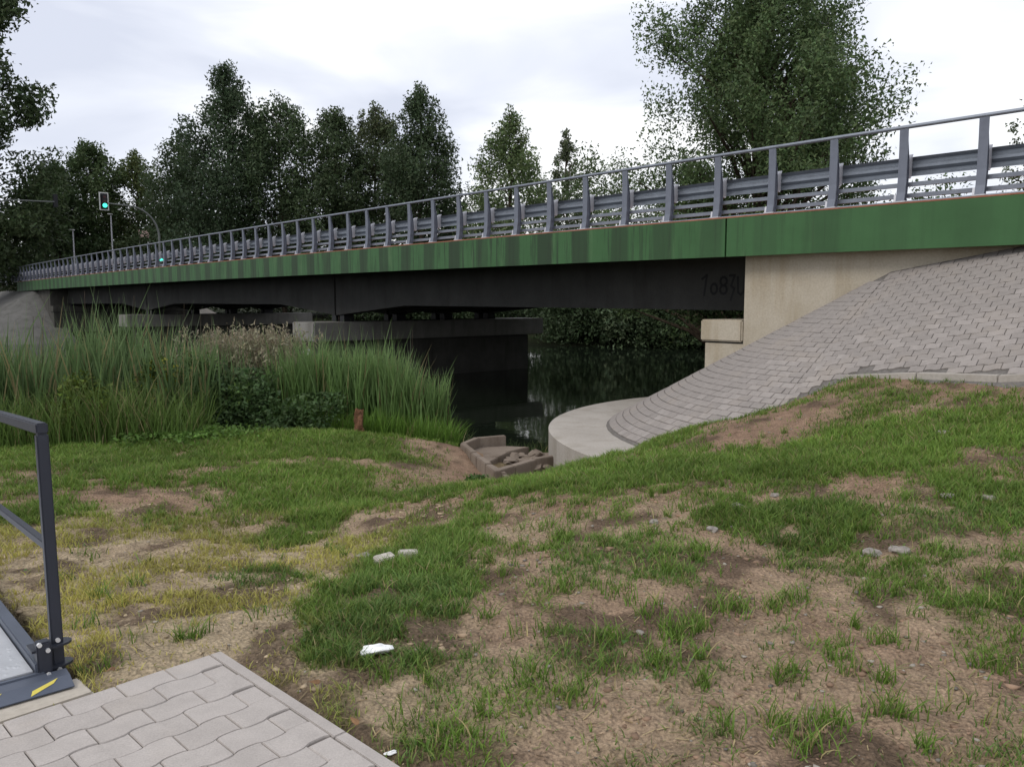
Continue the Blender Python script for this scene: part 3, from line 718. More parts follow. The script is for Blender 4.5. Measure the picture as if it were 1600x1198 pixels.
# ------------------------------------------------------------------ paved pad in the foreground (local frame x=q, y=t)
PA = math.radians(4.5); _ax, _ay = W(3.536, 1.345); _c, _s = math.cos(PA), math.sin(PA)
PAD = empty('paved_pad', (_ax - (_ax * _c - _ay * _s), _ay - (_ax * _s + _ay * _c), 0), RZ + PA); PAD['kind'] = 'structure'
MB().box(-4.0, 1.33, -1.0, 3.53, -.12, -.022).build('sand_bed', M['joint'], PAD)
pw = [mesh('paver', *wavebrick(PL, PW, 0.0, .0095, ph, .0042, 14), M['paver']) for ph in (0, PL / 2)]; pflat = mesh('paver', *wavebrick(PL, PW, 0.0, .0095, 0, .0042, 14, True), M['paver'])
row = 0; t = 3.536 - PW / 2 - .006
while t > 1.05:
    q = 1.29 - PL / 2 - (row % 2) * PL / 2
    if row % 2:   # half stone closing the row
        o = obj('paver', mesh('paver', *brick(PL / 2, PW, 0.0, .0055), M['paver']), PAD, (1.29 - PL / 4, t, random.uniform(-.0015, .0015)))
    while q > -1.75 + (0):
        if not (t < 2.2 and q < -1.2):
            o = obj('paver', pflat if row == 0 else pw[row % 2], PAD, (q, t, random.uniform(-.0022, .0022)), (random.uniform(-.008, .008), random.uniform(-.006, .006), random.uniform(-.006, .006)))
        q -= PL
    t -= PW; row += 1
for k in range(3): MB().box(1.293, 1.345, 3.53 - (k + 1) * 1.0 + .004, 3.53 - k * 1.0, -.2, -.001).build('edging_strip', M['paver'], PAD, bevel=.003)
MB().box(-1.9, .805, 3.542, 3.735, -.25, -.004).build('threshold_slab', M['slab'], PAD, bevel=.01)

# ------------------------------------------------------------------ gangway
GW = empty('gangway', W(3.64, 0.0) + (0.0,), RZ); tag(GW, 'metal gangway with pale tread plate and dark handrail leaving the paved pad', 'gangway')
GS = empty('tmp'); bpy.data.objects.remove(GS)
sl = math.atan(.052)
GW.rotation_euler = (Matrix.Rotation(RZ, 3, 'Z') @ Matrix.Rotation(-sl, 3, 'X')).to_euler()
GL = 9.0; QR = .705
MB().box(-.75, QR - .07, .12, GL, .045, .052).build('tread_plate', M['tread'], GW)
for qa in (QR - .035, -.80): MB().box(qa - .028, qa + .028, .10, GL, -.01, .085).build('stringer', M['stringer'], GW, bevel=.005)
MB().box(-.78, QR - .03, .085, .118, -.02, .046).build('end_beam', M['stringer'], GW, bevel=.004)
# hinged lip with hazard tape
MB().prism([(.085, .040), (.085, .005), (-.052, -.001), (-.055, .004), (.02, .034)], -.82, QR + .048, 'x').build('hinge_lip', M['stringer'], GW, bevel=.002)
tape = MB()
for k in range(7):
    a = QR + .0 - k * .20
    tape.add([(a, .012, .0335), (a - .02, -.010, .0235), (a - .11, -.048, .0085), (a - .10, -.022, .0195)], [(0, 1, 2, 3)])
o = tape.build('hazard_stripe', M['yellow'], GW); o['kind'] = 'stuff'
# railing frame: posts, top and middle rail
def rail_side(qr, name):
    RF = empty(name); RF.parent = GW
    c = .0235
    def sq(p0, p1, r=c): return MB().tube([p0, p1], r * 1.2, 4)
    for tpos in (.17, 2.4, 4.7, 7.0):
        o = MB().box(qr - c, qr + c, tpos - c, tpos + c, .0, 1.045).build('post', M['dark'], RF, bevel=.006)
    MB().box(qr - c, qr + c, .17 - c, 7.0, 1.046, 1.092).build('top_rail', M['dark'], RF, bevel=.006)
    for a, b in ((.17, 2.4), (2.4, 4.7), (4.7, 7.0)): MB().box(qr - .017, qr + .017, a + c, b - c, .535, .570).build('middle_rail', M['dark'], RF, bevel=.004)
    return RF
rail_side(QR + .035, 'railing_frame'); rail_side(-.86, 'railing_frame')
for z in (.035, .125):
    pts = [(QR + .02 + .075 * math.cos(a), .17 + .055 * math.sin(a)) for a in np.linspace(-math.pi / 2, math.pi / 2, 9)]
    MB().prism([(QR - .07, .225)] + [(QR - .07, .115)] + pts, z, z + .01, 'z').build('clamp_plate', M['dark'], GW)
MB().box(QR - .055, QR + .0, .09, .15, .0, .17).build('clamp_block', M['dark'], GW, bevel=.006)
for bx_, by_, bz_ in ((QR - .045, .085, .165), (QR - .015, .085, .135), (QR + .035, .14, .15), (QR - .02, .07, .035), (QR + .03, .12, .03)):
    MB().tube([(bx_, by_ - .008, bz_), (bx_, by_ + .008, bz_)], .0095, 8).build('bolt', M['bolt'], GW)

# ------------------------------------------------------------------ foliage builders
def leaf_quads(c, size, rng, flat=0.0, asp=1.6):
    n = len(c); a = rng.normal(size=(n, 3)); a[:, 2] *= (1 - flat); a /= np.linalg.norm(a, axis=1, keepdims=True)
    b = rng.normal(size=(n, 3)); b -= (b * a).sum(1, keepdims=True) * a; b /= np.linalg.norm(b, axis=1, keepdims=True)
    s = (size * rng.uniform(.6, 1.35, n))[:, None]
    L = a * s * asp * .5; Wd = b * s * .5
    v = np.stack([c - L * .8 + Wd * .8, c + L * 1.1, c - L * .5 - Wd * .9], 1).reshape(-1, 3)
    return v, np.arange(3 * n).reshape(n, 3)
def colvar(n, base, rng, var=.25, per=3, alt=None, k=.0):
    base = np.array(base); c = base * rng.uniform(1 - var, 1 + var, (n, 1)) * rng.uniform(.92, 1.08, (n, 3))
    if alt is not None:
        m_ = rng.random(n) < k; c[m_] = np.array(alt) * rng.uniform(.7, 1.3, (m_.sum(), 1))
    return np.repeat(c, per, 0)
def tree(name, label, X, Y, Hh, R, prof, nl=9000, size=.28, col=(.045, .065, .025), trunk=.22, seed=1, clumps=70, cr=None, base=None, group='trees behind the bridge', cat='tree', lean=0, sparse=1.0, alt=None, low=.12, limbs=40):
    col = tuple(c_ * 1.55 for c_ in col)
    rng = np.random.default_rng(seed); zb = hz(X, Y) - .1 if base is None else base
    root = empty(name, (X, Y, zb)); tag(root, label, cat, group)
    hs = np.array([p[0] for p in prof]); rs = np.array([p[1] for p in prof])
    cl = []; clumps = int(clumps * 2.6)
    wob_ = [rng.uniform(0, 6.28) for _ in range(4)]
    for i in range(clumps):
        h = low + (0.985 - low) * rng.random() ** .8; th = rng.uniform(0, 2 * math.pi)
        rr = np.interp(h, hs, rs) * R * (1 + .22 * math.sin(2 * th + wob_[0] + 5 * h) + .16 * math.sin(3 * th + wob_[1] - 9 * h))
        r = rr * math.sqrt(rng.uniform(.03, 1)); cl.append((r * math.cos(th) + lean * h, r * math.sin(th), h * Hh))
    for k in range(5): cl.append((lean + rng.normal(0, R * .05), rng.normal(0, R * .05), Hh * (1 - .035 * k)))
    cl = np.array(cl)
    rad = (cr or R * .22) * rng.uniform(.45, 1.35, len(cl)) * np.clip(.35 + .8 * np.interp(cl[:, 2] / Hh, hs, rs), .3, 1)
    pk = rng.choice(len(cl), nl, p=rad ** 1.7 / (rad ** 1.7).sum())
    d = np.clip(rng.normal(size=(nl, 3)), -1.7, 1.7) * np.array([.52, .52, .46])
    out = cl[pk] - np.array([lean * .5, 0, Hh * .3]); out /= np.linalg.norm(out, axis=1, keepdims=True) + 1e-6
    d += out * (d * out).sum(1, keepdims=True) * .55
    c = cl[pk] + d * rad[pk][:, None]
    shade = (0.8 + .4 * rng.random(len(cl)))[pk]
    v, f = leaf_quads(c, size, rng)
    cc = colvar(nl, col, rng, .25, 3, alt, .05) * np.repeat(shade, 3)[:, None]
    obj('crown', mesh('crown', v, f, M['leaf'], False, cc), root)
    mb = MB(); n = 7; pts = [(lean * (i / n) * .95 + math.sin(i * 1.7 + seed) * .02 * Hh * .3, math.cos(i * 1.3 + seed) * .02 * Hh * .3, Hh * .93 * i / n) for i in range(n + 1)]
    mb.tube(pts, [trunk * (1 - .88 * i / n) for i in range(n + 1)], 7)
    for i in rng.choice(len(cl), min(limbs, len(cl)), replace=False):
        p = cl[i]; h0 = max(.06 * Hh, p[2] - abs(np.hypot(p[0], p[1])) * .7 - .05 * Hh); k = min(h0 / Hh, .9)
        a = np.array(pts[int(k * n)]); a[2] = h0; mid = (a + p) / 2 + np.array([0, 0, .03 * Hh])
        mb.tube([a, mid, p], [trunk * .42 * (1 - k * .6), trunk * .25 * (1 - k * .6), trunk * .05], 5, False)
    mb.build('trunk', M['bark'], root, smooth=True)
    return root
ROUND = [(0, .35), (.15, .75), (.35, 1), (.6, .95), (.8, .68), (1, .18)]
CONE = [(0, .55), (.12, .95), (.4, 1), (.65, .78), (.83, .48), (1, .10)]
COLM = [(0, .5), (.15, .85), (.5, 1), (.75, .9), (.9, .62), (1, .2)]
def px(x, Y): return (x - 800) / 1254.6 * Y
def top(y, Y): return 1.6 + (470 - y) / 1254.6 * Y
TR = [ # px x, px top y, distance, half width px, profile, label, colour, leaves
 (-58, -60, 64, 104, [(0, .9), (.3, 1), (.42, .95), (.55, .85), (.66, .74), (.74, .50), (.80, .72), (.88, .85), (.95, .8), (1, .5)], 'tall dark tree filling the left edge of the picture', (.040, .058, .024), 20000, .30),
 (95, 262, 80, 42, ROUND, 'low rounded tree just right of the tall tree at the left edge', (.040, .062, .025), 7000, .32),
 (152, 232, 84, 50, ROUND, 'broad tree with two humps above the hanging traffic light', (.048, .072, .028), 9000, .32),
 (222, 246, 86, 34, COLM, 'narrow yellowish green tree right of the traffic light arm', (.060, .078, .026), 6000, .32),
 (292, 222, 80, 56, ROUND, 'round dark tree left of the tallest pointed tree', (.042, .062, .028), 9000, .32),
 (364, 118, 76, 58, CONE, 'tallest pointed dark tree of the row behind the bridge', (.036, .055, .027), 15000, .30),
 (444, 166, 76, 50, COLM, 'tall full tree right of the pointed one', (.040, .060, .026), 12000, .30),
 (529, 184, 74, 44, COLM, 'slimmer tree in the middle of the dark row', (.040, .058, .026), 10000, .30),
 (590, 174, 78, 46, ROUND, 'flat topped tree with a brownish green crown in the dark row', (.050, .062, .028), 11000, .30),
 (660, 150, 72, 56, CONE, 'pointed tree closing the right end of the dark row', (.038, .056, .026), 14000, .28),
 (797, 183, 68, 62, CONE, 'airy light green alder standing alone above the barrier', (.075, .105, .04), 7500, .26),
 (884, 208, 78, 30, CONE, 'thin pale tree with see-through crown between the alder and the big tree', (.070, .085, .045), 2600, .26),
 (1600, 120, 44, 44, ROUND, 'thin leafed tree cut off by the right edge of the picture', (.070, .085, .045), 2200, .20)]
for i, (a, b, Y, hw, pr, lb, c, nl, sz) in enumerate(TR):
    X = px(a, Y); zb = hz(X, Y) - .2
    tree('pointed_tree' if pr is CONE else 'broadleaf_tree', lb, X, Y, top(b, Y) - zb, hw * (1.45 if 2 < i < 10 else 1.15) / 1254.6 * Y, pr, int(nl * (4.0 if i == 0 else 2.4)), sz * (.66 if i else .85), c, .26, 40 + i, 80 if nl > 5000 else 34, base=zb, low=.1 if i < 10 else .26)
# the big willow-like tree on the right: many ascending limbs, see-through crown
Yb = 33.5; Xb = px(1180, Yb); zb = hz(Xb, Yb) - .2
tree('large_tree', 'big leafy tree towering behind the right half of the bridge', Xb, Yb, top(-26, Yb) - zb, 6.6, [(0, .3), (.15, .85), (.28, 1.0), (.5, .92), (.7, .74), (.86, .55), (.95, .38), (1, .2)], 150000, .098, (.058, .088, .034), .38, 91, 105, cr=.90, base=zb, alt=(.10, .13, .05), low=.18, limbs=190)
# undergrowth beyond the deck and on the far bank
BU = [(8, 380, 88, 60, .9), (95, 355, 90, 60, 1), (185, 345, 92, 60, 1), (275, 335, 88, 60, 1), (365, 330, 86, 60, 1), (455, 325, 86, 60, 1), (545, 320, 84, 60, 1), (635, 318, 82, 62, 1), (715, 330, 80, 56, .8),
      (780, 315, 82, 50, .5), (850, 290, 84, 52, .55), (915, 252, 72, 48, .5), (965, 262, 66, 44, .5), (1035, 300, 60, 50, .6), (1100, 310, 58, 50, .6), (1180, 330, 58, 60, .6), (1270, 330, 56, 50, .5)]
BL = ['at the far left end of the barrier', 'below the traffic light behind a lamp pole', 'left of the curved signal mast', 'under the round dark tree', 'under the tallest pointed tree', 'under the full tree of the dark row',
      'under the slimmer tree of the dark row', 'under the last pointed tree of the dark row', 'closing the dark row on its right', 'below the airy alder', 'below the thin pale tree', 'left of the big tree, its top against the sky', 'touching the left side of the big tree',
      'seen through the lower left of the big tree', 'behind the trunk of the big tree', 'below the right half of the big tree', 'under the right edge of the big tree']
for i, ((a, b, Y, hw, dn), lb) in enumerate(zip(BU, BL)):
    X = px(a, Y); zb = hz(X, Y) - .2
    tree('tall_bush', 'dark bushy thicket ' + lb, X, Y, top(b, Y) - zb, hw / 1254.6 * Y, ROUND, int(9500 * dn), .22 if Y > 70 else .17, (.036, .052, .022) if i < 9 else (.055, .078, .032), .12, 200 + i, 40, cr=2.0, base=zb, low=.03, group='thickets behind the bridge', cat='bush')
FB = [(870, 492, 60, 40), (925, 484, 57, 40), (985, 470, 54, 44), (1045, 474, 53, 42), (1100, 480, 52, 40), (1150, 475, 50, 40), (560, 470, 72, 50), (640, 470, 70, 50), (720, 472, 68, 50), (800, 474, 64, 50), (895, 500, 55, 34), (955, 502, 54.5, 36), (1015, 498, 53, 36), (1075, 500, 51, 36)]
FL = ['right behind the end of the pier', 'just right of the pier end', 'in the middle of the opening, palest of its row', 'right of the opening centre', 'beside the abutment block', 'behind the abutment shelf',
      'behind the left part of the pier', 'above the reeds behind the pier', 'over the middle of the pier cap', 'near the right end of the pier cap', 'low at the waterline just right of the pier', 'low at the waterline left of the opening centre', 'low at the waterline right of the opening centre', 'low at the waterline beside the abutment block']
for i, ((a, b, Y, hw), lb) in enumerate(zip(FB, FL)):
    X = px(a, Y); zb = max(hz(X, Y), -1.4) - .1
    tree('bank_bush', 'overhanging bush on the far bank ' + lb, X, Y, top(b, Y) - zb + 2.0, hw / 1254.6 * Y, [(0, .9), (.3, 1), (.7, .8), (1, .3)], 8000, .17, (.030, .046, .020) if i != 2 else (.07, .095, .05), .1, 300 + i, 36, cr=1.1, base=zb, low=.0, group='bushes on the far bank', cat='bush')
# bare twigs behind the barrier
def twigs(a, Y, n, h, lb, seed):
    rr = random.Random(seed); X = px(a, Y); zb = hz(X, Y); R = empty('bare_shrub', (X, Y, zb)); tag(R, lb, 'shrub', 'leafless shrubs')
    mb = MB()
    for k in range(n):
        th = rr.uniform(0, 6.28); le = rr.uniform(.15, .42); hh = h * rr.uniform(.7, 1.05); p = [(math.cos(th) * le * hh * u ** 1.3, math.sin(th) * le * hh * u ** 1.3, hh * u) for u in (0, .3, .6, .85, 1)]
        mb.tube(p, [.022, .017, .012, .008, .004], 4, False)
        for j in range(5):
            u = rr.uniform(.4, .95); b0 = Vector((math.cos(th) * le * hh * u ** 1.3, math.sin(th) * le * hh * u ** 1.3, hh * u)); dv = Vector((rr.uniform(-.5, .5), rr.uniform(-.5, .5), rr.uniform(.5, 1))) * rr.uniform(.3, .9)
            mb.tube([b0, b0 + dv * .6, b0 + dv], [.008, .006, .003], 3, False)
    mb.build('branches', M['bark'], R)
twigs(1420, 26.5, 12, 6.3, 'leafless thin shrub seen between the first barrier posts right of the big tree', 3)
twigs(1490, 28, 9, 6.6, 'second leafless shrub, just left of the rightmost barrier post', 5)

# ------------------------------------------------------------------ reeds and bank plants
def blades(xs, ys, zs, hgt, width, rng, bend=.35, seg=5, az=None):
    n = len(xs); az = rng.uniform(0, 2 * np.pi, n) if az is None else az; face = rng.uniform(0, 2 * np.pi, n)
    b = bend * rng.uniform(.2, 1.3, n) * hgt
    dx, dy = np.cos(az), np.sin(az); wx, wy = np.cos(face), np.sin(face)
    V = []
    for k in range(seg + 1):
        u = k / seg; s = u ** 2.0 * b; droop = 1 - .18 * (b / hgt) * u ** 3
        cx = xs + dx * s; cy = ys + dy * s; cz = zs + hgt * u * droop
        ww = width * (1 - u ** 2.2) * .5 + .0006
        V.append(np.stack([cx - wx * ww, cy - wy * ww, cz], 1)); V.append(np.stack([cx + wx * ww, cy + wy * ww, cz], 1))
    V = np.stack(V, 1).reshape(-1, 3); m_ = 2 * (seg + 1); base = np.arange(n)[:, None, None] * m_
    q_ = np.array([[2 * k, 2 * k + 1, 2 * k + 3, 2 * k + 2] for k in range(seg)])[None]
    return V, (base + q_).reshape(-1, 4), m_
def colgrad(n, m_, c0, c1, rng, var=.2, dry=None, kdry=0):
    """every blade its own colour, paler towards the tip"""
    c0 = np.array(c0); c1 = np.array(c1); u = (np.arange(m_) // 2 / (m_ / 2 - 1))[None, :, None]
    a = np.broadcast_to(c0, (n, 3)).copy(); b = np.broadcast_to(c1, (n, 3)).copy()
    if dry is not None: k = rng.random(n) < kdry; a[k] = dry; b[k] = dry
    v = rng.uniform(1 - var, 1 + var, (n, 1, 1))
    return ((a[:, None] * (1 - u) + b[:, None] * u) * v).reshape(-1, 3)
def reed_bed(label, poly_fn, n, h0, h1, seed, c0, c1, width=.02, bend=.22, dry=(.26, .22, .11), kd=.06, name='reed_bed', clumps=None, ztop=None):
    rng = np.random.default_rng(seed); xs, ys = poly_fn(rng, n)
    if clumps:
        cx, cy = poly_fn(rng, clumps); k = rng.integers(0, clumps, n); sel = rng.random(n) < .7
        xs = np.where(sel, cx[k] + rng.normal(0, .13, n), xs); ys = np.where(sel, cy[k] + rng.normal(0, .13, n), ys)
    zs = np.maximum(H(xs, ys, False), -1.6) - .05
    hh = rng.uniform(h0, h1, n) * (.55 + .9 * fbm(xs * .7, ys * .7, seed, 3)) * np.where(rng.random(n) < .06, 1.22, 1)
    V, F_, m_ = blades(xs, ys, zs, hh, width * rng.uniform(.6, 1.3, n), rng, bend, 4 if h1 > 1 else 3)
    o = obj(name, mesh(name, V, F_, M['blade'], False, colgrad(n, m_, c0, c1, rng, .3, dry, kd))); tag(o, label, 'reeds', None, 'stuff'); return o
def band(x0, x1, f0, f1):
    def fn(rng, n):
        x_ = rng.uniform(x0, x1, n); u = rng.random(n); return x_, f0(x_) + (f1(x_) - f0(x_)) * u
    return fn
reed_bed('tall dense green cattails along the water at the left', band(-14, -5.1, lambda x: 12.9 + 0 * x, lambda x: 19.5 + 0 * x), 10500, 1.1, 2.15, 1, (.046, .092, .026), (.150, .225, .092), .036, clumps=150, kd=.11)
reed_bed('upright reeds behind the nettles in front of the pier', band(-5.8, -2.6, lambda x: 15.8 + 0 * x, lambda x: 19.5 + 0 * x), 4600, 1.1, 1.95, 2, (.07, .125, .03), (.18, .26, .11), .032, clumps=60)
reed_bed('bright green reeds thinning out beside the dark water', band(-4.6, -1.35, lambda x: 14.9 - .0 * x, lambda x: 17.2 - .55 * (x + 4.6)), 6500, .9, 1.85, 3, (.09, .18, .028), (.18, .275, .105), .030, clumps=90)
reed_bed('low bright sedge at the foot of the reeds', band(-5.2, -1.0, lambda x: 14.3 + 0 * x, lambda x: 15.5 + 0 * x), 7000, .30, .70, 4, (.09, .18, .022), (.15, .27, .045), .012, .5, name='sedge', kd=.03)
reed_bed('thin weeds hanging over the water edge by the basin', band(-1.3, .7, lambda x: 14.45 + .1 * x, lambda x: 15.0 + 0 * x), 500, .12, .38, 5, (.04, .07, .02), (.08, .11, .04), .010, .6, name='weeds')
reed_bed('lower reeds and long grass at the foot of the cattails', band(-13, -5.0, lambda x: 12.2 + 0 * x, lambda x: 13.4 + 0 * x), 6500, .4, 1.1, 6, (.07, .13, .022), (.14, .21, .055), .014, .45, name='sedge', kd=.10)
# feathery seed heads and single tall stems sticking out
def seedheads(cx, cy, z0, z1, n, rr_, lb, col, name, seed, cat='grass'):
    rng = np.random.default_rng(seed); R = empty(name, (cx, cy, hz(cx, cy))); tag(R, lb, cat)
    x_ = rng.normal(0, rr_, n); y_ = rng.normal(0, rr_, n); hh = rng.uniform(z0, z1, n)
    V, F_, m_ = blades(x_, y_, np.zeros(n) - .1, hh, np.full(n, .010), rng, .22)
    obj('stems', mesh('stems', V, F_, M['blade'], False, colgrad(n, m_, (.06, .085, .03), (.16, .17, .09), rng)), R)
    tip = V.reshape(n, m_, 3)[:, -1]; k = 16; c = (np.repeat(tip, k, 0) + rng.normal(0, 1, (n * k, 3)) * np.array([.035, .035, .11]) - [0, 0, .08])
    v, f = leaf_quads(c, .035, rng, -1.5, 3.0)
    obj('seed_heads', mesh('seed_heads', v, f, M['blade'], False, colvar(n * k, col, rng, .3)), R)
seedheads(px(385, 16.4), 16.4, 1.6, 2.40, 520, .50, 'pale beige feathery grass clump rising in the middle of the reeds', (.27, .24, .16), 'plume_grass', 11)
seedheads(px(335, 16.0), 16.0, 1.3, 1.9, 200, .35, 'smaller feathery clump left of the beige plume grass', (.22, .21, .13), 'plume_grass', 12)
seedheads(px(300, 17.5), 17.5, 1.4, 2.1, 200, .45, 'sparse dull feathery grass behind the yellow flowers', (.19, .185, .12), 'plume_grass', 13)
def leafy(name, lb, cx, cy, hgt, rad, n, size, col, seed, cat='plant', alt=None, ka=0, clumps=26, group=None):
    rng = np.random.default_rng(seed); z0 = hz(cx, cy); R = empty(name, (cx, cy, z0)); tag(R, lb, cat, group)
    cl = np.stack([rng.normal(0, rad * .5, clumps), rng.normal(0, rad * .4, clumps), rng.uniform(.05, .9, clumps) * hgt], 1)
    k = rng.integers(0, clumps, n); c = cl[k] + rng.normal(0, 1, (n, 3)) * rad * .2; c[:, 2] = np.clip(c[:, 2], .0, hgt * 1.15)
    v, f = leaf_quads(c, size, rng, .2, 1.5)
    obj('foliage', mesh('foliage', v, f, M['leaf'], False, colvar(n, col, rng, .35, 3, alt, ka) * np.repeat((.7 + .6 * rng.random(clumps))[k], 3)[:, None]), R)
    mb = MB()
    for p in cl[:14]: mb.tube([(p[0] * .3, p[1] * .3, -.05), (p[0] * .7, p[1] * .7, p[2] * .5), tuple(p)], [.012, .009, .004], 4, False)
    mb.build('stalks', M['bark'], R)
leafy('goldenrod', 'bright yellow flowering goldenrod among the reeds', px(236, 13.3), 13.3, 1.50, .36, 2600, .045, (.07, .11, .025), 21, alt=(.34, .33, .04), ka=.20)
leafy('goldenrod', 'yellowish green leafy plant low in the reeds behind the railing', px(122, 12.7), 12.7, 1.15, .35, 1800, .05, (.11, .15, .025), 22)
leafy('nettle_clump', 'dark nettles in front of the beige plume grass', px(385, 14.7), 14.6, 1.0, .85, 6200, .065, (.060, .105, .036), 23, group='nettle clumps on the bank')
leafy('nettle_clump', 'dark nettles below the yellow goldenrod', px(265, 14.3), 14.3, 1.1, .9, 6200, .065, (.052, .092, .032), 24, group='nettle clumps on the bank')
leafy('nettle_clump', 'brownish withered nettles left of the goldenrod', px(180, 14.0), 14.0, .95, .50, 2600, .06, (.095, .080, .04), 25, group='nettle clumps on the bank')
leafy('nettle_clump', 'dark low nettles left of the rotten stump', px(470, 14.6), 14.6, .68, .75, 4600, .06, (.058, .10, .034), 26, group='nettle clumps on the bank')
leafy('nettle_clump', 'small green clump growing at the lower end of the basin kerb', -.46, 10.7, .07, .14, 300, .035, (.06, .12, .03), 27, group='nettle clumps on the bank')
leafy('leafy_bush', 'fresh green leafy shrub between the goldenrod and the beige plume grass', px(300, 14.2), 14.2, 1.35, .55, 3600, .05, (.085, .14, .035), 29, cat='bush')
leafy('ground_weed', 'light green creeping weeds on the lawn crest before the nettles', px(280, 12.6), 12.6, .16, .9, 3200, .05, (.10, .18, .035), 28)
# tall stems
rng = np.random.default_rng(31)
for i, (a, ytop, Y, lb) in enumerate([(128, 448, 15.5, 'tallest cattail stem, straight, reaching the green bridge edge'), (152, 488, 15.8, 'leaning cattail stem just right of the tallest one'), (205, 455, 15.8, 'tall cattail stem leaning right, before the second pier'),
  (138, 470, 16.2, 'cattail stem squeezed between the two tallest at the left'), (283, 468, 16.8, 'lone thin cattail stem under the middle of the far span'), (308, 487, 16.4, 'cattail stem right of the lone thin one'), (60, 490, 15, 'pale cattail stem before the far concrete slope'),
  (45, 488, 14.6, 'leftmost cattail stem standing above the reeds'), (525, 488, 17, 'thin stem rising in front of the near pier cap corner'), (515, 505, 17, 'shorter stem beside the near pier cap corner'), (640, 510, 17, 'rightmost cattail stem, before the dark side of the pier')]):
    X = px(a, Y); z0 = hz(X, Y); hh = top(ytop, Y) - z0; R = empty('cattail', (X, Y, z0))
    tag(R, lb, 'cattail', 'tall cattail stems')
    n = 7; V, F_, m_ = blades(np.zeros(n), np.zeros(n), np.zeros(n), hh * rng.uniform(.75, 1, n), np.full(n, .026), rng, .16)
    obj('leaves', mesh('leaves', V, F_, M['blade'], False, colgrad(n, m_, (.05, .08, .03), (.16, .19, .12), rng)), R)
    MB().tube([(0, 0, 0), (.02, 0, hh * .6), (.05, .02, hh * .97)], [.008, .007, .004], 5).build('stem', M['bark'], R)

# ------------------------------------------------------------------ grass
rng = np.random.default_rng(5)
def blocked(x, y):
    t, q = TQ(x, y)
    tp_ = 3.536 + (t - 3.536) * math.cos(0.0785) - (q - 1.345) * math.sin(0.0785); qp_ = 1.345 + (t - 3.536) * math.sin(0.0785) + (q - 1.345) * math.cos(0.0785)
    b = rect_d(tp_, qp_, -9, 3.545, -3.0, 4.35) <= 0
    b |= rect_d(t, q, 3.5, 3.74, -3.0, 3.78) <= 0
    b |= rect_d(t, q, 3.7, 12, -.1, .84) <= 0
    qc = np.interp(t, CT, CQ); b |= (q > qc - .0) & (t < 11.7)
    b |= (x > -.95) & (x < 1.6) & (y > 11.6 + np.where(x > -.2, -.1, 0)) & (y < 14.6)
    return b
def lawn(n, x0, x1, y0, y1, hh, wd, seg, seed, gain=1.0, powr=1.0):
    rng = np.random.default_rng(seed); x = rng.uniform(x0, x1, n); y = y0 + (y1 - y0) * rng.random(n) ** powr
    c = cover(x, y) * gain; keep = (rng.random(n) < c) & ~blocked(x, y) & (np.abs(x / np.maximum(y, .1)) < .68); x, y, c = x[keep], y[keep], c[keep]
    z = H(x, y) - .008; n = len(x)
    h = hh * rng.uniform(.45, 1.25, n) * (.6 + .6 * c); dryk = 1 - patch(LUSH, x, y); left = 1 - sstep(-1.4, -.2, x + (y - 4) * .05)
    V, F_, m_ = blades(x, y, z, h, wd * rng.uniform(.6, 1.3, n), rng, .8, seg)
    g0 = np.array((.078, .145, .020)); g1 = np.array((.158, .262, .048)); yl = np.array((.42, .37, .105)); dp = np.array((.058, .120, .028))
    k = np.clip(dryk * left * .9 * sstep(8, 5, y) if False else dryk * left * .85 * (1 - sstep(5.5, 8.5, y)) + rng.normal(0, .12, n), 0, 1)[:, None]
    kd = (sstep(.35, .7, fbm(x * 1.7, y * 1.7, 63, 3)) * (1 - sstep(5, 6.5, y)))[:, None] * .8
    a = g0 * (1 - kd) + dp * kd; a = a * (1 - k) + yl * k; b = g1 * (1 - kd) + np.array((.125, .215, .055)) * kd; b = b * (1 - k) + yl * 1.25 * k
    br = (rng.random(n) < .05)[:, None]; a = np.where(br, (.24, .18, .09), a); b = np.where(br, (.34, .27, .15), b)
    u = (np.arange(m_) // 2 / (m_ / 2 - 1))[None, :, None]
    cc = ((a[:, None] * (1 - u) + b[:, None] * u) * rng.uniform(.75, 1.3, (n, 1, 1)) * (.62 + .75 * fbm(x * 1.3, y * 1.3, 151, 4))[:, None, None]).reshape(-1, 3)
    return V, F_, cc
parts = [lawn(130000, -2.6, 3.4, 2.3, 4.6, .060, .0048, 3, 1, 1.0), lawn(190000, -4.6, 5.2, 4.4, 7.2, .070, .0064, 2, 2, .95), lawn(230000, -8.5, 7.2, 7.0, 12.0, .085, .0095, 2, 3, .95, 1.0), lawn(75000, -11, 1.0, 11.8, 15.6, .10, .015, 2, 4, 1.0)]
# tufts
tx = []; ty = []
rg = np.random.default_rng(9)
TT = [(a, b, 95, .050) for a, b in TUFT]
for k in range(640):
    a = rg.uniform(-3.5, 5.2); b = rg.uniform(2.5, 9.8)
    if abs(a / b) > .72: continue
    if a < -.9 and b < 7 and rg.random() < .7: continue
    TT.append((a, b, int(rg.uniform(6, 60) * (.3 + rg.random())), rg.uniform(.010, .055)))
for a, b, n, r in TT:
    tx.append(rg.normal(a, r, n)); ty.append(rg.normal(b, r, n))
tx = np.concatenate(tx); ty = np.concatenate(ty); k = ~blocked(tx, ty); tx, ty = tx[k], ty[k]
n = len(tx); V, F_, m_ = blades(tx, ty, H(tx, ty) - .01, rg.uniform(.03, .125, n), .0050 * rg.uniform(.6, 1.3, n), rg, .75, 4)
cc = colgrad(n, m_, (.085, .155, .022), (.180, .285, .055), rg, .35, (.36, .30, .14), .09)
GV = []; GF2 = []; GC = []; off = 0
for v_, f_, c_ in parts + [(V, F_, cc)]:
    GV.append(v_); GF2.append(f_ + off); GC.append(c_); off += len(v_)
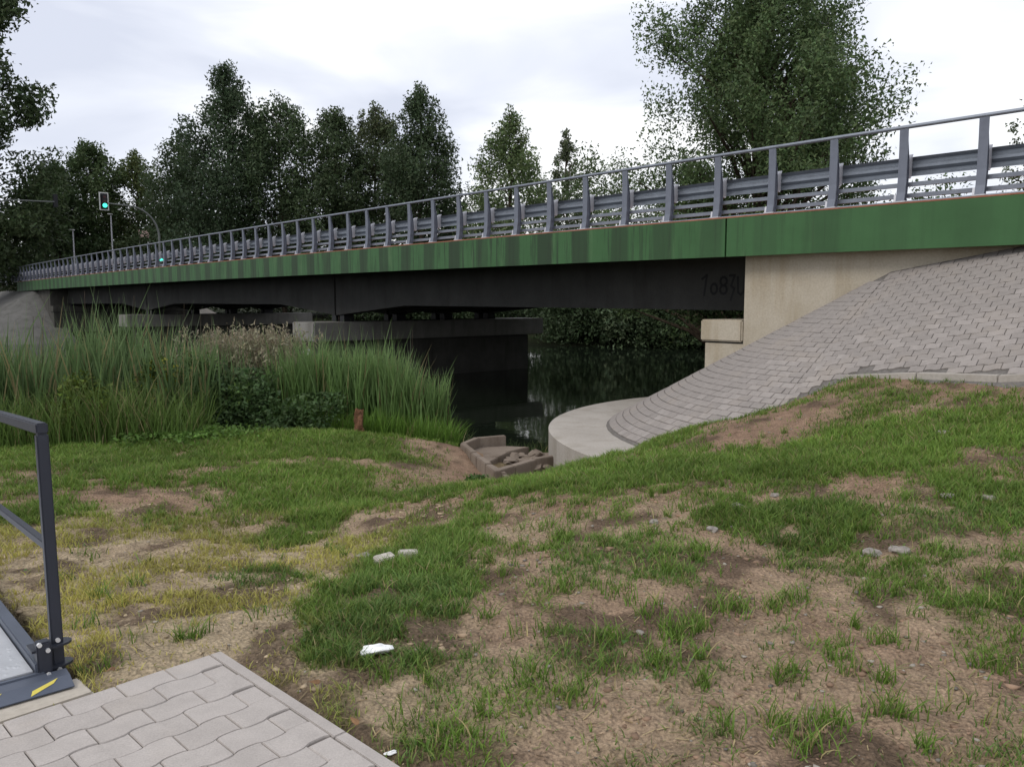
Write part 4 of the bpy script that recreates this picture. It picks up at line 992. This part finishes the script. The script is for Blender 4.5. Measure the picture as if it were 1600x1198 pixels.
o = obj('grass', mesh('grass', np.concatenate(GV), np.concatenate(GF2), M['blade'], False, np.concatenate(GC))); tag(o, 'patchy green grass and tufts growing on the sandy brown soil', 'grass', None, 'stuff')
print('grass quads', sum(len(f) for f in GF2))
# broad-leaf clover spots in the lawn
rg = np.random.default_rng(19); n = 26000; x = rg.uniform(-6, 5.5, n); y = rg.uniform(2.6, 12.5, n); k = (rg.random(n) < (.12 + .6 * patch(LUSH, x, y)) * sstep(.5, .68, fbm(x * 2.6, y * 2.6, 123, 3))) & ~blocked(x, y); x, y = x[k], y[k]
c = np.stack([x, y, H(x, y) + rg.uniform(.01, .04, len(x))], 1); v, f = leaf_quads(c, .020, rg, .4, 1.2)
o = obj('clover', mesh('clover', v, f, M['leaf'], False, colvar(len(x), (.075, .135, .035), rg, .35))); tag(o, 'small broad leaved weeds and clover scattered in the grass', 'weeds', None, 'stuff')

# dead blades and straw lying flat
rg = np.random.default_rng(47); n = 14000; x = rg.uniform(-4.5, 5.0, n); y = 2.5 + 7.0 * rg.random(n) ** 1.1; k = ~blocked(x, y) & (rg.random(n) < .35 + .65 * vnoise(x * 2, y * 2, 8)); x, y = x[k], y[k]; n = len(x)
a = rg.uniform(0, 6.28, n); L = rg.uniform(.015, .06, n); w = rg.uniform(.0012, .003, n); dx, dy = np.cos(a) * L / 2, np.sin(a) * L / 2; wx, wy = -np.sin(a) * w, np.cos(a) * w
z0 = H(x - dx, y - dy) + .004; z1 = H(x + dx, y + dy) + .004 + rg.uniform(0, .012, n)
V = np.stack([np.stack([x - dx - wx, y - dy - wy, z0], 1), np.stack([x + dx - wx, y + dy - wy, z1], 1), np.stack([x + dx + wx, y + dy + wy, z1], 1), np.stack([x - dx + wx, y - dy + wy, z0], 1)], 1).reshape(-1, 3)
pal = np.array([(.42, .34, .18), (.30, .22, .11), (.16, .11, .06), (.22, .24, .09)])[rg.integers(0, 4, n)] * rg.uniform(.7, 1.2, (n, 1))
o = obj('dead_grass', mesh('dead_grass', V, np.arange(4 * n).reshape(n, 4), M['blade'], False, np.repeat(pal, 4, 0))); tag(o, 'dry straw and dead blades strewn flat over soil and lawn', 'straw', None, 'stuff')

# ------------------------------------------------------------------ pebbles, stones, litter
rg = np.random.default_rng(29); n = 5200; x = rg.uniform(-3.2, 5.0, n); y = 2.5 + 7.5 * rg.random(n) ** 1.2; k = ~blocked(x, y) & (rg.random(n) < .25 + .75 * sstep(-.5, .5, x)); x, y = x[k], y[k]; z = H(x, y)
pb = MB().v; vs = []; fs = []
ico = rock_mesh('pebble', 1.0, M['stone'], .6, 1, 77, .5); iv = np.array([v.co[:] for v in ico.vertices]); fi = np.array([p.vertices[:] for p in ico.polygons])
s = .0028 + .011 * rg.random(len(x)) ** 5; th = rg.uniform(0, 6.28, len(x)); ca, sa = np.cos(th), np.sin(th)
vv = iv[None] * s[:, None, None]; vx = vv[..., 0] * ca[:, None] - vv[..., 1] * sa[:, None] + x[:, None]; vy = vv[..., 0] * sa[:, None] + vv[..., 1] * ca[:, None] + y[:, None]; vz = vv[..., 2] + (z + s * .2)[:, None]
V = np.stack([vx, vy, vz], -1).reshape(-1, 3); F_ = (fi[None] + (np.arange(len(x)) * len(iv))[:, None, None]).reshape(-1, 3)
mp_ = Mat('pebble', .9, .2); mp_.color(mp_.n('ShaderNodeAttribute', attribute_name='Col').outputs['Color'])
gc = np.repeat((rg.uniform(.12, .36, (len(x), 1)) * np.array([1, .90, .76])), len(iv), 0)
o = obj('gravel', mesh('gravel', V, F_, mp_.m, False, gc)); tag(o, 'small pebbles and crumbs strewn over the bare soil', 'gravel', None, 'stuff')
# clods of earth
n = 12000; x = rg.uniform(-3.6, 4.8, n); y = 2.5 + 8 * rg.random(n); cv_ = cover(x, y); k = ~blocked(x, y) & (rg.random(n) > cv_ * 1.4) & (fbm(x * 3, y * 3, 201, 3) > .47); x, y = x[k], y[k]; z = H(x, y)
s = .004 + .020 * rg.random(len(x)) ** 4; th = rg.uniform(0, 6.28, len(x)); ca, sa = np.cos(th), np.sin(th); vv = iv[None] * s[:, None, None]
vx = vv[..., 0] * ca[:, None] - vv[..., 1] * sa[:, None] + x[:, None]; vy = vv[..., 0] * sa[:, None] + vv[..., 1] * ca[:, None] + y[:, None]; vz = vv[..., 2] * .8 + (z)[:, None]
V = np.stack([vx, vy, vz], -1).reshape(-1, 3); F_ = (fi[None] + (np.arange(len(x)) * len(iv))[:, None, None]).reshape(-1, 3)
rgt = sstep(-1.2, .6, x)[:, None]; gc = np.repeat((np.array((.38, .30, .20)) * (1 - rgt) + np.array((.25, .165, .112)) * rgt) * rg.uniform(.7, 1.3, (len(x), 1)), len(iv), 0)
o = obj('soil_clods', mesh('soil_clods', V, F_, mp_.m, False, gc)); tag(o, 'loose clods of earth lying on the bare soil', 'soil', None, 'stuff')
ST = [(1.67, 5.81, .05, 'pale grey stone on the upper slope beside a grass tuft'), (2.21, 4.79, .055, 'rounded grey stone half sunk in the right slope'), (2.36, 4.74, .045, 'brownish stone just right of the rounded grey one'),
      (3.2, 5.75, .04, 'flat whitish stone high on the right slope'), (3.41, 5.59, .045, 'angular pale stone near the right edge'), (-1.02, 5.37, .05, 'pale brick chip left of the two loose pavers'), (1.36, 5.29, .035, 'small white stone below the bare crest patch'),
      (4.17, 7.62, .05, 'white stone in the high grass before the kerb'), (1.02, 5.62, .03, 'small grey stone on the reddish bare patch'), (.62, 3.72, .018, 'tiny white pebble below the middle tufts'), (2.05, 6.1, .035, 'grey stone chip in the grass on the right slope')]
for i, (x_, y_, r, lb) in enumerate(ST):
    me = rock_mesh('stone', r, M['stone'], .6, 2, 500 + i, .4)
    o = obj('stone', me, None, (x_, y_, hz(x_, y_) + r * .2), (0, 0, i * 1.3)); tag(o, lb, 'stone')
for i, (x_, y_, a, tl, lb) in enumerate([(-.84, 5.12, .55, .10, 'loose grey paver lying in the grass, the left and lower of two'), (-.70, 5.25, .25, -.06, 'loose pale paver lying in the grass, the right and upper of two')]):
    o = MB().box(-.066, .066, -.045, .045, -.03, .03).build('loose_paver', M['brokenpaver'], None, bevel=.008); o.location = (x_, y_, hz(x_, y_) + .045); o.rotation_euler = (tl, -tl * .8, a); tag(o, lb, 'paver')
def crumple(name, x_, y_, r, lb, cat, mat, seed, sx=1.5, flat=.35):
    import bmesh
    bm = bmesh.new(); bmesh.ops.create_icosphere(bm, subdivisions=4, radius=1)
    for vv in bm.verts:
        d = vv.co.normalized(); k = .6 + .8 * float(vnoise(d.x * 1.6 + seed, d.y * 1.6 + d.z * 1.2, seed)); k2 = float(vnoise(d.x * 3.2 + 3, d.y * 3.2 + d.z * 2, seed + 1))
        vv.co = Vector((d.x * r * k * sx, d.y * r * k * .75, d.z * r * (k * flat + k2 * .22)))
    me = bpy.data.meshes.new(name); bm.to_mesh(me); bm.free(); me.materials.append(mat)
    o = obj(name, me, None, (x_, y_, hz(x_, y_) + r * .6), (0, 0, .45)); tag(o, lb, cat)
crumple('crumpled_tissue', -.62, 3.49, .046, 'crumpled white paper tissue lying in the grass', 'tissue', M['tissue'], 4)
crumple('paper_scrap', -.44, 2.74, .014, 'tiny white paper scrap near the edge of the pavement', 'paper', M['tissue'], 8)
for i, (x_, y_, lb) in enumerate([(-.60, 2.90, 'brown dry leaf lying on the border between pavement and grass'), (-.83, 3.20, 'straw coloured sliver beside the pavement edge'), (-1.74, 3.32, 'reddish dry leaf beside the gangway slab')]):
    mb = MB(); n_ = 8
    pts = [(.028 * math.cos(a) * (1.0), .012 * math.sin(a), .006 * math.sin(2 * a)) for a in np.linspace(0, 2 * math.pi, n_, endpoint=False)]
    mb.add([(0, 0, .008)] + pts + [(p[0], p[1], p[2] - .001) for p in pts], [(0, 1 + k, 1 + (k + 1) % n_) for k in range(n_)] + [(1 + k, 1 + n_ + k, 1 + n_ + (k + 1) % n_, 1 + (k + 1) % n_) for k in range(n_)])
    o = mb.build('dry_leaf', M['dryleaf']); o.location = (x_, y_, max(hz(x_, y_), -.02) + .03); o.rotation_euler = (.2, .15, 1.1 * i - .8); tag(o, lb, 'leaf')
# rotten stump
SX, SY = px(555, 14.2), 14.2; z0 = hz(SX, SY)
v = []; f = []; n_ = 14; rings = 9
for j in range(rings):
    h = j / (rings - 1) * .50
    for k in range(n_):
        a = 2 * math.pi * k / n_; r = .098 + .035 * (float(vnoise(k * .9 + 3, h * 9, 5)) - .5) * 2 - .02 * h; hh = h if j < rings - 1 else h + .06 * (float(vnoise(k * 1.1, 4.4, 9)) - .5) * 2
        v.append((r * math.cos(a) + h * .06, r * math.sin(a) * .8, hh - .05))
for j in range(rings - 1):
    for k in range(n_): f.append((j * n_ + k, j * n_ + (k + 1) % n_, (j + 1) * n_ + (k + 1) % n_, (j + 1) * n_ + k))
f.append(tuple(range((rings - 1) * n_, rings * n_)))
o = MB().add(v, f).build('rotten_stump', M['rot'], None, smooth=False); o.location = (SX, SY, z0); tag(o, 'short rotten reddish brown tree stump standing before the reeds', 'stump')

# ------------------------------------------------------------------ traffic signals, poles, house at the far end
def signal_head(R, loc, face, sc=1.0, lit=True, board=True):
    """face = unit direction (x,y) the lamps look to"""
    a = math.atan2(face[1], face[0]) + math.pi / 2
    hd = empty('signal_head', loc, a); hd.parent = R
    if board:
        MB().box(-.36 * sc, .36 * sc, -.03, .0, -.72 * sc, .72 * sc).build('backboard', M['whiteband'], hd, bevel=.01)
        MB().box(-.27 * sc, .27 * sc, -.05, -.032, -.64 * sc, .64 * sc).build('board_face', M['black'], hd)
    MB().box(-.17 * sc, .17 * sc, -.26, -.052, -.52 * sc, .52 * sc).build('housing', M['black'], hd, bevel=.02)
    for k, z in enumerate((.34, 0, -.34)):
        mt = M['greenlamp'] if (k == 2 and lit) else M['lens']
        rr_ = .17 if (k == 2 and lit) else .11
        MB().tube([(0, -.262, z * sc), (0, -.285, z * sc)], rr_ * sc, 20).build('lamp', mt, hd)
    return hd
zr = 3.2
def mast(t, q, dirq, lb, lit, hmain, arm=4.1, lower=True, pn=1):
    x_, y_ = W(t, q); R = empty('traffic_signal', (x_, y_, zr)); tag(R, lb, 'traffic light', 'traffic lights at the far end of the bridge')
    dx, dy = CB * dirq, SB * dirq
    MB().tube([(0, 0, -.4), (0, 0, hmain - 2.6)], [.12, .10], 12).build('mast', M['pole'], R, smooth=True)
    pts = [(0, 0, hmain - 2.6)] + [(dx * 2.4 * (1 - math.cos(a)), dy * 2.4 * (1 - math.cos(a)), hmain - 2.6 + 2.4 * math.sin(a)) for a in np.linspace(.1, math.pi / 2, 10)] + [(dx * arm, dy * arm, hmain - .12)]
    MB().tube(pts, [.10 - .004 * i for i in range(len(pts))], 10).build('arm', M['pole'], R, smooth=True)
    fb = (SB * pn, -CB * pn)     # towards -t, where our bridge lies
    signal_head(R, (dx * (arm + .12), dy * (arm + .12), hmain), fb, 1.0, lit, pn > 0)
    if lower: signal_head(R, (dx * .05 + fb[0] * .22, dy * .05 + fb[1] * .22, 2.1), fb, .8, lit, False)
    return R
mast(71.6, 23.4, -1, 'green traffic light hanging from a curved mast behind the bridge barrier', True, 6.45)
mast(74.0, 10.9, 1, 'traffic light seen from behind on a horizontal arm at the left, before dark trees', False, 6.5, 5.2, lower=False, pn=-1)
for a, yt, Y, lb in ((120, 362, 72, 'thin grey lamp pole rising over the barrier left of the traffic light'), (180, 338, 74, 'thin grey lamp pole just below the hanging traffic light'), (13, 400, 70, 'thin short pole at the left edge above the barrier end')):
    X = px(a, Y); z0 = hz(X, Y); hh = top(yt, Y) - z0; R = empty('street_lamp', (X, Y, z0)); tag(R, lb, 'lamp post', 'lamp posts beyond the bridge')
    MB().tube([(0, 0, -.2), (0, 0, hh)], [.09, .055], 10).build('pole', M['galv'] if a != 13 else M['pole'], R, smooth=True)
    MB().box(-.16, .16, -.38, .10, hh, hh + .10).build('lamp_head', M['whiteband'], R, bevel=.03)
# direction sign behind the mast
X, Y = px(230, 82), 82; z0 = hz(X, Y); R = empty('road_sign', (X, Y, z0)); tag(R, 'blank pale road sign on two posts half hidden behind the signal mast', 'road sign')
zt_ = top(366, Y) - z0
MB().box(-.55, .55, -.03, .0, zt_ - .45, zt_ + .35).build('panel', M['plaster'], R, bevel=.02)
for s in (-.5, .5): MB().tube([(s, .05, 0), (s, .05, zt_ + .3)], .05, 8).build('post', M['pole'], R)
# house
X, Y = px(-28, 96), 96; z0 = hz(X, Y); R = empty('house', (X, Y, z0), .35); tag(R, 'reddish house with pale base glimpsed past the left end of the barrier', 'house')
zt_ = top(418, Y) - z0
MB().box(-4, 4.0, -3, 3, -.3, zt_ - 1.7).build('base', M['white'], R)
MB().box(-3.98, 3.98, -2.98, 2.98, zt_ - 1.7, zt_ - .3).build('wall', M['roof'], R)
MB().prism([(-3.4, zt_ - .3), (3.4, zt_ - .3), (0, zt_ + 1.2)], -4.3, 4.3, 'x').build('roof', M['roof'], R)
for s in (-2.5, 0, 2.5):
    fr = MB().box(s - .5, s + .5, -3.03, -2.99, zt_ - 2.9, zt_ - 1.8).build('window', M['white'], R)
    MB().box(s - .43, s + .43, -3.05, -3.032, zt_ - 2.83, zt_ - 1.87).build('pane', M['glass'], fr)
# road beyond the bridge ends
for a, b in ((-120, -.82), (75.82, 300)):
    v = []; ts = trange(a, b, 8)
    for t in ts:
        for q in (14.6, 22.8): x_, y_ = W(t, q); v.append((x_, y_, 3.11 + (0 if a > 0 else 0)))
    o = MB().add(v, [(2 * i, 2 * i + 1, 2 * i + 3, 2 * i + 2) for i in range(len(ts) - 1)]).build('road', M['asphalt']); o['kind'] = 'structure'

#print('TRIS', sum(sum(len(p.vertices)-2 for p in o.data.polygons) if len(o.data.polygons)<5000 else len(o.data.loops)-2*len(o.data.polygons) for o in bpy.data.objects if o.type=='MESH'))
